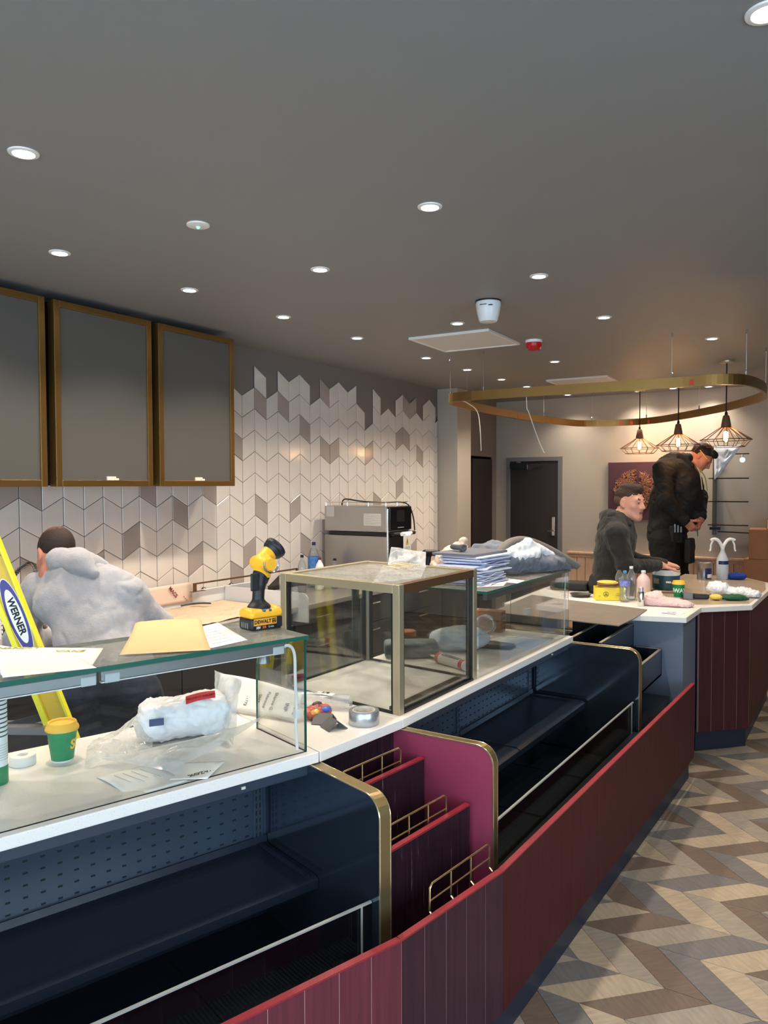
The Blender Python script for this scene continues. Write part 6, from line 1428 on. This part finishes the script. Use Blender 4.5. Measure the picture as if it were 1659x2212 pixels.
# ------------------------------------------------------------------ people
def unit(v): v = np.array(v, float); return v / np.linalg.norm(v)
def basis(fwd, up):
    f = unit(fwd); u = np.array(up, float); u = unit(u - f * (u @ f)); r = np.cross(f, u)
    return np.column_stack([r, f, u])
def head_prims(c, Mh, s):
    c = np.array(c, float)
    T = lambda p: tuple(c + Mh @ (np.array(p) * s))
    E = lambda p, r, kk=None: ('ell', T(p), tuple(np.array(r) * s), Mh) + (({'k': kk * s},) if kk else ())
    K = lambda a, b, ra, rb, kk=None: ('cap', T(a), T(b), ra * s, rb * s) + (({'k': kk * s},) if kk else ())
    P = [E((0, -.014, .036), (.075, .094, .086)), E((0, .022, -.02), (.066, .072, .082), .03), E((0, .036, -.065), (.048, .050, .052), .03),
         E((0, .070, -.098), (.022, .018, .018), .025), K((-.048, .012, -.07), (-.014, .068, -.100), .018, .014, .03), K((.048, .012, -.07), (.014, .068, -.100), .018, .014, .03),
         E((-.042, .060, -.022), (.022, .020, .018), .025), E((.042, .060, -.022), (.022, .020, .018), .025),
         K((-.040, .074, .022), (.040, .074, .022), .013, .013, .02),
         ('-ell', T((-.031, .090, .003)), tuple(np.array((.017, .014, .011)) * s), Mh, {'k': .012 * s}), ('-ell', T((.031, .090, .003)), tuple(np.array((.017, .014, .011)) * s), Mh, {'k': .012 * s}),
         E((-.031, .076, .003), (.014, .012, .012), .006), E((.031, .076, .003), (.014, .012, .012), .006),
         K((0, .084, .018), (0, .108, -.028), .0085, .0125, .012), E((-.011, .094, -.034), (.009, .009, .008), .008), E((.011, .094, -.034), (.009, .009, .008), .008),
         K((-.020, .083, -.058), (.020, .083, -.058), .0065, .0065, .008), K((-.016, .082, -.071), (.016, .082, -.071), .0075, .0075, .008),
         ('-cap', T((-.022, .093, -.0645)), T((.022, .093, -.0645)), .0035 * s, .0035 * s, {'k': .004 * s})]
    for sx in (-1, 1):
        P += [E((sx * .077, -.010, -.004), (.009, .019, .031), .008), ('-ell', T((sx * .086, -.004, .002)), tuple(np.array((.007, .009, .016)) * s), Mh, {'k': .004 * s}), E((sx * .074, .0, -.030), (.008, .010, .010), .008)]
    return P, T
def hand_prims(wr, d, nrm, s, thumb, curl=(0.25, 0.35, 0.3), spread=0.10, tcurl=0.3):
    """wr wrist, d finger direction, nrm palm normal (fingers curl toward it), thumb = +1/-1 side"""
    d = unit(d); n = np.array(nrm, float); n = unit(n - d * (n @ d)); sd = np.cross(n, d) * thumb
    w = np.array(wr, float); P = []
    pc = w + d * .048 * s
    Mx = np.column_stack([sd, d, n])
    P.append(('box', tuple(pc), (.040 * s, .050 * s, .0135 * s), .013 * s, Mx, {'k': .012 * s}))
    P.append(('cap', tuple(w - d * .02 * s), tuple(w + d * .02 * s), .026 * s, .028 * s, {'k': .02 * s}))
    for i, (off, L) in enumerate([(.030, .074), (.010, .082), (-.010, .077), (-.029, .060)]):
        a = w + d * .092 * s + sd * off * s; ang = 0.0; dd = unit(d + sd * off * spread * 12)
        for j, f in enumerate((.46, .30, .24)):
            ang += curl[j] * (1 + 0.08 * i); v = dd * math.cos(ang) + n * math.sin(ang)
            b = a + v * L * f * s; P.append(('cap', tuple(a), tuple(b), (.0088 - .0008 * j) * s, (.0082 - .0009 * j) * s, {'k': .003 * s})); a = b
    a = w + d * .022 * s + sd * .030 * s + n * .006 * s; v = unit(sd * .75 + d * .65 + n * .2)
    for j, L in enumerate((.042, .032, .026)):
        b = a + v * L * s; P.append(('cap', tuple(a), tuple(b), (.0115 - .0012 * j) * s, (.0105 - .0012 * j) * s, {'k': .005 * s})); a = b
        v = unit(v + n * tcurl + d * .25)
    return P
def seg(a, b, ra, rb, k=None): return ('cap', tuple(a), tuple(b), ra, rb) + (({'k': k},) if k else ())
skin1 = mat('skin_light', rgb(208, 150, 128), 0.5, var=0.05, vscale=14)
skin2 = mat('skin_ruddy', rgb(198, 132, 110), 0.5, var=0.06, vscale=14)
eyew = mat('eye_white', rgb(226, 222, 216), 0.2); iris = mat('iris', rgb(46, 34, 26), 0.2); lipm = mat('lip', rgb(168, 98, 90), 0.5)
def person(label, loc, J, s, head_c, head_f, head_u, skin, hands, vox=0.006, eyes=True):
    """continuous skin body in a frame with x = image right, y = away from the camera, z up"""
    Mh = basis(head_f, head_u); P, T = head_prims(head_c, Mh, s)
    P.append(seg(T((0, -.022, -.03)), J['neck'], .052 * s, .060 * s, .03))
    ch, pe = np.array(J['chest']), np.array(J['pelvis'])
    P += [seg(J['neck'], ch, .06 * s, .075 * s, .05), seg(ch, pe, .075 * s, .08 * s, .05)]
    for sd in 'LR':
        P += [seg(J['neck'], J['sh' + sd], .055 * s, .055 * s, .05), seg(J['sh' + sd], J['el' + sd], .046 * s, .038 * s, .03), seg(J['el' + sd], J['wr' + sd], .038 * s, .026 * s, .02)]
        P += [seg(pe, J['hip' + sd], .10 * s, .085 * s, .04), seg(J['hip' + sd], J['kn' + sd], .080 * s, .052 * s, .03), seg(J['kn' + sd], J['an' + sd], .052 * s, .036 * s, .02), seg(J['an' + sd], J['toe' + sd], .036 * s, .024 * s, .02)]
    for h in hands: P += hand_prims(*h)
    o = sdf_obj('person', P, vox, skin, None, 0.018, loc=(loc[0], loc[1], 0), rz=R(32.1), it=1)
    tag(o, label, 'person')
    for sx in (-1, 1):
        if eyes:
            e = MB().ball(T((sx * .031, .0772, .003)), .0112 * s, 14, 10).build('eye', eyew, o, smooth=True)
            MB().ball(T((sx * .031 + .0008, .0838, .0022)), .0056 * s, 10, 8).build('iris', iris, e, smooth=True)
            sdf_obj('eyelid', [seg(T((sx * .017, .0885, .0085)), T((sx * .031, .0905, .0125)), .0032 * s, .0036 * s), seg(T((sx * .031, .0905, .0125)), T((sx * .044, .0850, .0085)), .0036 * s, .003 * s)], 0.002, skin, o, 0.004)
        else: MB().tube([T((sx * .019, .0895, -.002)), T((sx * .031, .0918, -.004)), T((sx * .043, .0865, -.001))], 0.0018, 5).build('eyelashes', iris, o)
    return o, T, Mh
def garment(name, P, m, parent, vox=0.009, k=0.035, fold=0.006, seed=1, it=2):
    return sdf_obj(name, P, vox, m, parent, k, it=it, disp=[(fold, 9, seed, (1, 1, 1.7)), (-fold * .8, 11, seed + 1, 'c')])
def brow(T, s, o, m):
    for sx in (-1, 1): sdf_obj('eyebrow', [seg(T((sx * .016, .089, .024)), T((sx * .034, .086, .030)), .0042 * s, .0045 * s), seg(T((sx * .034, .086, .030)), T((sx * .048, .074, .025)), .0045 * s, .003 * s)], 0.0025, m, o, 0.004)
def hair(T, Mh, s, o, m, adds, subs, vox=0.004, disp=(0.003, 70, 3), k=.012):
    P = [('ell', T(p), tuple(np.array(r) * s), Mh) for p, r in adds] + [('-ell', T(p), tuple(np.array(r) * s), Mh, {'k': .008}) for p, r in subs]
    return sdf_obj('hair', P, vox, m, o, k, disp=[disp])

# --- nearer man at the peninsula, hands on the tub
s = 1.12
J = dict(neck=(-.030, 0.0, 1.455), chest=(-.055, 0.0, 1.30), pelvis=(-.09, 0, .95), shR=(-.105, -.195, 1.375), shL=(.015, .20, 1.375), elR=(-.035, -.235, 1.135), elL=(.14, .30, 1.15), wrR=(.275, -.015, 1.122), wrL=(.43, .225, 1.085),
         hipR=(-.12, -.10, .92), hipL=(-.08, .10, .92), knR=(-.10, -.11, .50), knL=(-.06, .11, .50), anR=(-.13, -.11, .023), anL=(-.09, .11, .023), toeR=(.02, -.14, -.037), toeL=(.06, .10, -.037))
A_, T, Mh = person('person in dark knitted hoodie with short brown hair, hands on the teal tub', (-1.541, 5.815), J, s, (.050, -.02, 1.610), (.62, -.78, -.05), (.02, .03, 1), skin1,
    [((.275, -.015, 1.122), (.90, .42, -.10), (0, 0, -1), s, 1, (.05, .06, .06), .008, .1), ((.43, .225, 1.085), (.44, -.88, -.16), (-.88, -.44, -.1), s, -1, (.25, .45, .4), .01, .2)], 0.0055)
hr = mat('hair_brown', rgb(58, 42, 34), 0.7, bump=0.4, bscale=160)
hair(T, Mh, s, A_, hr, [((0, -.018, .046), (.0765, .096, .086)), ((0, .040, .098), (.054, .046, .034)), ((0, .0, .108), (.058, .078, .030))], [((0, .085, -.015), (.10, .052, .072)), ((0, .03, -.075), (.12, .15, .075)), ((.085, .005, -.01), (.03, .035, .045)), ((-.085, .005, -.01), (.03, .035, .045))], disp=(0.0022, 60, 3))
hair(T, Mh, s, A_, mat('hair_cropped', rgb(92, 66, 54), 0.8), [((0, -.024, .02), (.0775, .0945, .080))], [((0, .07, -.01), (.11, .072, .12)), ((0, .0, -.085), (.12, .16, .06)), ((.085, .005, -.01), (.022, .030, .040)), ((-.085, .005, -.01), (.022, .030, .040))], disp=(0.0006, 90, 5)).name = 'hair_sides'
brow(T, s, A_, hr)
sdf_obj('lips', [seg(T((-.018, .0885, -.060)), T((.018, .0885, -.060)), .004 * s, .004 * s), seg(T((-.015, .0885, -.070)), T((.015, .0885, -.070)), .0048 * s, .0048 * s)], 0.0022, lipm, A_, 0.003)
dk = mat('charcoal_knit', rgb(31, 30, 29), 0.9, sheen=0.1, bump=0.2, bscale=140, var=0.12, vscale=12)
def torso(J, s, w, d_, fwd, zs=(1.0, 1.0)):
    f = unit(fwd); Mt = basis(f, (0, 0, 1)); ch, pe, nk = np.array(J['chest']), np.array(J['pelvis']), np.array(J['neck'])
    return [('ell', tuple(ch + (nk - ch) * .25), (w * s, d_ * s, .20 * s), Mt), ('ell', tuple(ch * .55 + pe * .45), (w * .90 * s, d_ * 1.02 * s, .24 * s), Mt), ('ell', tuple(pe + (ch - pe) * .08), (w * .88 * s, d_ * s, .17 * s), Mt)]
jk = torso(J, s, .185, .135, (.95, -.3, 0))
for sd in 'LR': jk += [seg(np.array(J['neck']) + np.array((-.02, 0, -.02)), J['sh' + sd], .065 * s, .072 * s), seg(J['sh' + sd], J['el' + sd], .074 * s, .062 * s), seg(J['el' + sd], np.array(J['wr' + sd]) * .94 + np.array(J['el' + sd]) * .06, .061 * s, .044 * s)]
garment('hoodie', jk, dk, A_, 0.009, 0.04, 0.007, 3)
hd_ = [seg((-.095, -.07, 1.49), (-.11, .06, 1.495), .050, .050), seg((-.095, -.07, 1.49), (.005, -.115, 1.445), .048, .034), seg((-.11, .06, 1.495), (.01, .09, 1.44), .048, .034), seg((-.10, 0, 1.51), (-.135, 0, 1.42), .055, .07)]
garment('hood', hd_, dk, A_, 0.008, 0.03, 0.005, 5)
cf = [seg(np.array(J['wr' + sd]) * .97 + np.array(J['el' + sd]) * .03, np.array(J['wr' + sd]) * .80 + np.array(J['el' + sd]) * .20, .044, .046) for sd in 'LR']
for q in cf: sdf_obj('cuff', [q], 0.006, mat('charcoal_rib', rgb(58, 57, 54), 0.9, bump=0.5, bscale=200), A_, 0.01)
def trousers(J, s, m, o, r0=.12, r1=.09, r2=.075, seed=7):
    P = [('ell', J['pelvis'], (.165 * s, .14 * s, .16 * s))]
    for sd in 'LR': P += [seg(J['hip' + sd], J['kn' + sd], r0 * s, r1 * s), seg(J['kn' + sd], np.array(J['an' + sd]) + np.array((0, 0, .03)), r1 * s, r2 * s)]
    return garment('trousers', P, m, o, 0.012, 0.05, 0.007, seed)
def shoes(J, s, o):
    for sd in 'LR':
        a, t_ = np.array(J['an' + sd]), np.array(J['toe' + sd])
        sdf_obj('boot', [seg(a + (0, 0, -.02), t_ + (0, 0, .006), .055 * s, .042 * s), seg(a, a + np.array((0, 0, .06)), .055 * s, .06 * s)], 0.009, M['black'], o, 0.02, post=lambda V, b=min(a[2], t_[2]) - 0.039: np.column_stack([V[:, 0], V[:, 1], np.maximum(V[:, 2], b)]))
trousers(J, s, mat('dark_work_cloth', rgb(34, 34, 36), 0.85), A_); shoes(J, s, A_)
A_.scale = (0.958,) * 3; A_.location.z = 0.0735

# --- standing man behind, looking down at his hands
s = 1.15
J = dict(neck=(.075, -.01, 2.005), chest=(-.045, 0.0, 1.80), pelvis=(-.075, 0, 1.24), shR=(-.165, -.16, 1.90), shL=(.175, .13, 1.89), elR=(-.185, -.27, 1.58), elL=(.275, .03, 1.60), wrR=(-.01, -.345, 1.395), wrL=(.185, -.235, 1.405),
         hipR=(-.13, -.09, 1.18), hipL=(.02, .09, 1.18), knR=(-.10, -.13, .70), knL=(.07, .08, .70), anR=(-.12, -.10, .24), anL=(.05, .09, .24), toeR=(-.01, -.22, .18), toeL=(.16, -.02, .18))
B_, T, Mh = person('person in black jacket standing behind, head bowed over his hands', (-1.685, 8.32), J, s, (.262, -.035, 2.025), (.60, -.45, -.66), (.66, -.10, .75), skin2,
    [((-.01, -.345, 1.395), (.62, -.10, -.78), (.55, .65, .40), s, -1, (.75, .85, .6), .01, .5), ((.185, -.235, 1.405), (-.40, -.42, -.82), (-.65, .45, .25), s, 1, (.75, .85, .6), .01, .5)], 0.0062, False)
hb_ = mat('hair_black', rgb(30, 24, 22), 0.6, bump=0.4, bscale=160)
hair(T, Mh, s, B_, hb_, [((0, -.020, .044), (.080, .099, .090)), ((0, .050, .092), (.060, .052, .034))], [((0, .085, -.015), (.10, .050, .075)), ((0, .02, -.085), (.12, .15, .072)), ((.085, .005, -.01), (.024, .032, .042)), ((-.085, .005, -.01), (.024, .032, .042))], disp=(0.0022, 60, 4))
brow(T, s, B_, hb_)
MB().tube([T((.088, -.035, .030)), T((.085, .066, .010))], 0.0042, 6).build('pencil', mat('pencil_yellow', rgb(236, 190, 90), 0.5), B_)
bk = mat('black_jacket', rgb(24, 23, 24), 0.75, bump=0.2, bscale=80)
jk = torso(J, s, .205, .165, (.75, -.66, 0)) + [('ell', (.09, -.09, 1.66), (.17 * s, .15 * s, .26 * s), basis((.75, -.66, 0), (0, 0, 1))), ('ell', (.03, -.06, 1.44), (.19 * s, .17 * s, .15 * s), basis((.75, -.66, 0), (0, 0, 1)))]
for sd in 'LR': jk += [seg(np.array(J['neck']) + np.array((-.03, 0, -.03)), J['sh' + sd], .075 * s, .082 * s), seg(J['sh' + sd], J['el' + sd], .086 * s, .072 * s), seg(J['el' + sd], np.array(J['wr' + sd]) * .95 + np.array(J['el' + sd]) * .05, .072 * s, .050 * s)]
garment('jacket', jk, bk, B_, 0.010, 0.05, 0.009, 11)
garment('collar', [('ell', (.085, -.01, 2.018), (.105, .108, .070)), seg((.01, -.08, 2.03), (.0, .07, 2.04), .045, .045), seg((.01, -.08, 2.03), (.13, -.13, 1.94), .042, .03), seg((.0, .07, 2.04), (.18, .05, 1.94), .042, .03)], bk, B_, 0.008, 0.03, 0.004, 13)
for pts in ([(.165, -.175, 1.925), (.178, -.225, 1.86), (.185, -.262, 1.70)], [(.205, -.150, 1.90), (.235, -.205, 1.82), (.245, -.235, 1.69)]):
    MB().tube(catmull(pts, 5, False), 0.006, 6).build('drawstring', mat('pale_cord', rgb(176, 176, 160), 0.7) if pts[0][0] < .2 else mat('lime_cord', rgb(150, 160, 110), 0.7), B_, smooth=True)
trousers(J, s, mat('black_work_cloth', rgb(26, 26, 27), 0.85, bump=0.2, bscale=60), B_, .135, .11, .09, 17); shoes(J, s, B_)
garment('holster_pocket', [('box', (.10, -.17, 1.08), (.075, .035, .13), .02, basis((.75, -.66, 0), (0, 0, 1))), ('box', (-.05, -.20, 1.25), (.07, .035, .09), .02, basis((.3, -.95, 0), (0, 0, 1)))], mat('tool_pouch', rgb(34, 36, 36), 0.7), B_, 0.007, 0.01, 0.004, 19)
m_ = MB()
for k in range(3): m_.box(-.085 + .03 * k, -.070 + .03 * k, -.255, -.235, 1.27, 1.355 - .012 * k)
m_.build('pouch_tools', mat('pouch_steel', rgb(170, 172, 176), 0.35, 0.7), B_, bevel=0.003)
MB().tube([(.095, -.37, 1.31), (.10, -.372, 1.24)], 0.006, 8).build('held_screwdriver', mat('driver_teal', rgb(40, 110, 106), 0.4), B_)

# --- man in the grey hoodie at the left, bent over the back worktop, seen from behind
s = 1.0
J = dict(neck=(-.075, -.03, 1.385), chest=(.02, -.09, 1.17), pelvis=(.150, -.20, .90), shR=(.150, -.01, 1.265), shL=(-.265, .04, 1.270), elR=(.255, .14, 1.08), elL=(-.395, .13, 1.03), wrR=(.13, .33, 1.0), wrL=(-.27, .36, .985),
         hipR=(.235, -.20, .86), hipL=(.065, -.21, .86), knR=(.24, -.10, .47), knL=(.06, -.11, .47), anR=(.25, -.20, .095), anL=(.05, -.21, .095), toeR=(.24, -.03, .04), toeL=(.02, -.04, .04))
D_, T, Mh = person('person in pale grey hoodie and navy trousers bending over the back worktop, seen from behind', (-2.94, 2.228), J, s, (-.182, .03, 1.440), (-.64, .60, -.46), (-.24, .36, .90), skin2,
    [((.13, .33, 1.0), (-.55, .8, -.25), (0, 0, -1), s, 1, (.3, .3, .3), .06, .2), ((-.27, .36, .985), (.0, 1.0, -.1), (0, 0, -1), s, -1, (.3, .3, .3), .06, .2)], 0.006, False)
hn = mat('hair_dark_brown', rgb(44, 30, 25), 0.75, bump=0.3, bscale=200)
hair(T, Mh, s, D_, hn, [((0, -.018, .035), (.0775, .0965, .0885))], [((0, .142, .0), (.12, .066, .15)), ((0, .0, -.10), (.12, .16, .060)), ((.085, .008, -.01), (.024, .030, .042)), ((-.085, .008, -.01), (.024, .030, .042))], disp=(0.0006, 60, 6))
sdf_obj('thinning_hair', [('ell', T((0, -.016, .0365)), tuple(np.array((.0775, .0968, .0888)) * s), Mh), ('-ell', T((0, 0, -.03)), tuple(np.array((.16, .19, .125)) * s), Mh, {'k': .010})], 0.004, mat('hair_thin', rgb(92, 54, 42), 0.6, bump=0.3, bscale=220), D_, 0.01)
hg = mat('grey_marl', rgb(156, 156, 162), 0.95, sheen=0.3, bump=0.25, bscale=150, var=0.06, vscale=40)
f_ = (-.25, .90, -.35); Mt = basis(f_, (-.3, .3, .9))
jk = [('ell', (-.085, -.035, 1.36), (.085, .075, .06)), ('ell', (-.045, -.035, 1.255), (.205, .115, .15), Mt), ('ell', (.045, -.09, 1.12), (.195, .125, .20), Mt), ('ell', (.135, -.17, .965), (.185, .14, .15), basis((-.1, .95, -.3), (-.3, .3, .9)))]
for sd in 'LR': jk += [seg(J['neck'], J['sh' + sd], .07, .078), seg(J['sh' + sd], J['el' + sd], .083, .070), seg(J['el' + sd], np.array(J['wr' + sd]) * .94 + np.array(J['el' + sd]) * .06, .070, .046)]
sdf_obj('hoodie', jk, 0.0075, hg, D_, 0.05, it=2, disp=[(0.008, 8, 23, (1, 1, 1.8)), (-0.007, 9, 24, 'c')])
sdf_obj('hood', [seg((-.135, -.045, 1.425), (-.03, -.085, 1.415), .050, .052), seg((-.03, -.085, 1.415), (.035, -.10, 1.372), .050, .026), seg((-.16, .0, 1.43), (-.135, -.045, 1.425), .036, .05), seg((-.05, -.03, 1.43), (.03, .0, 1.39), .05, .04)], 0.006, hg, D_, 0.03, it=2, disp=[(0.003, 12, 25), (-0.003, 14, 26, 'c')])
trousers(J, s, mat('navy_work_cloth', rgb(38, 44, 62), 0.85, bump=0.2, bscale=60, var=0.15, vscale=20), D_, .125, .10, .09, 27); shoes(J, s, D_)
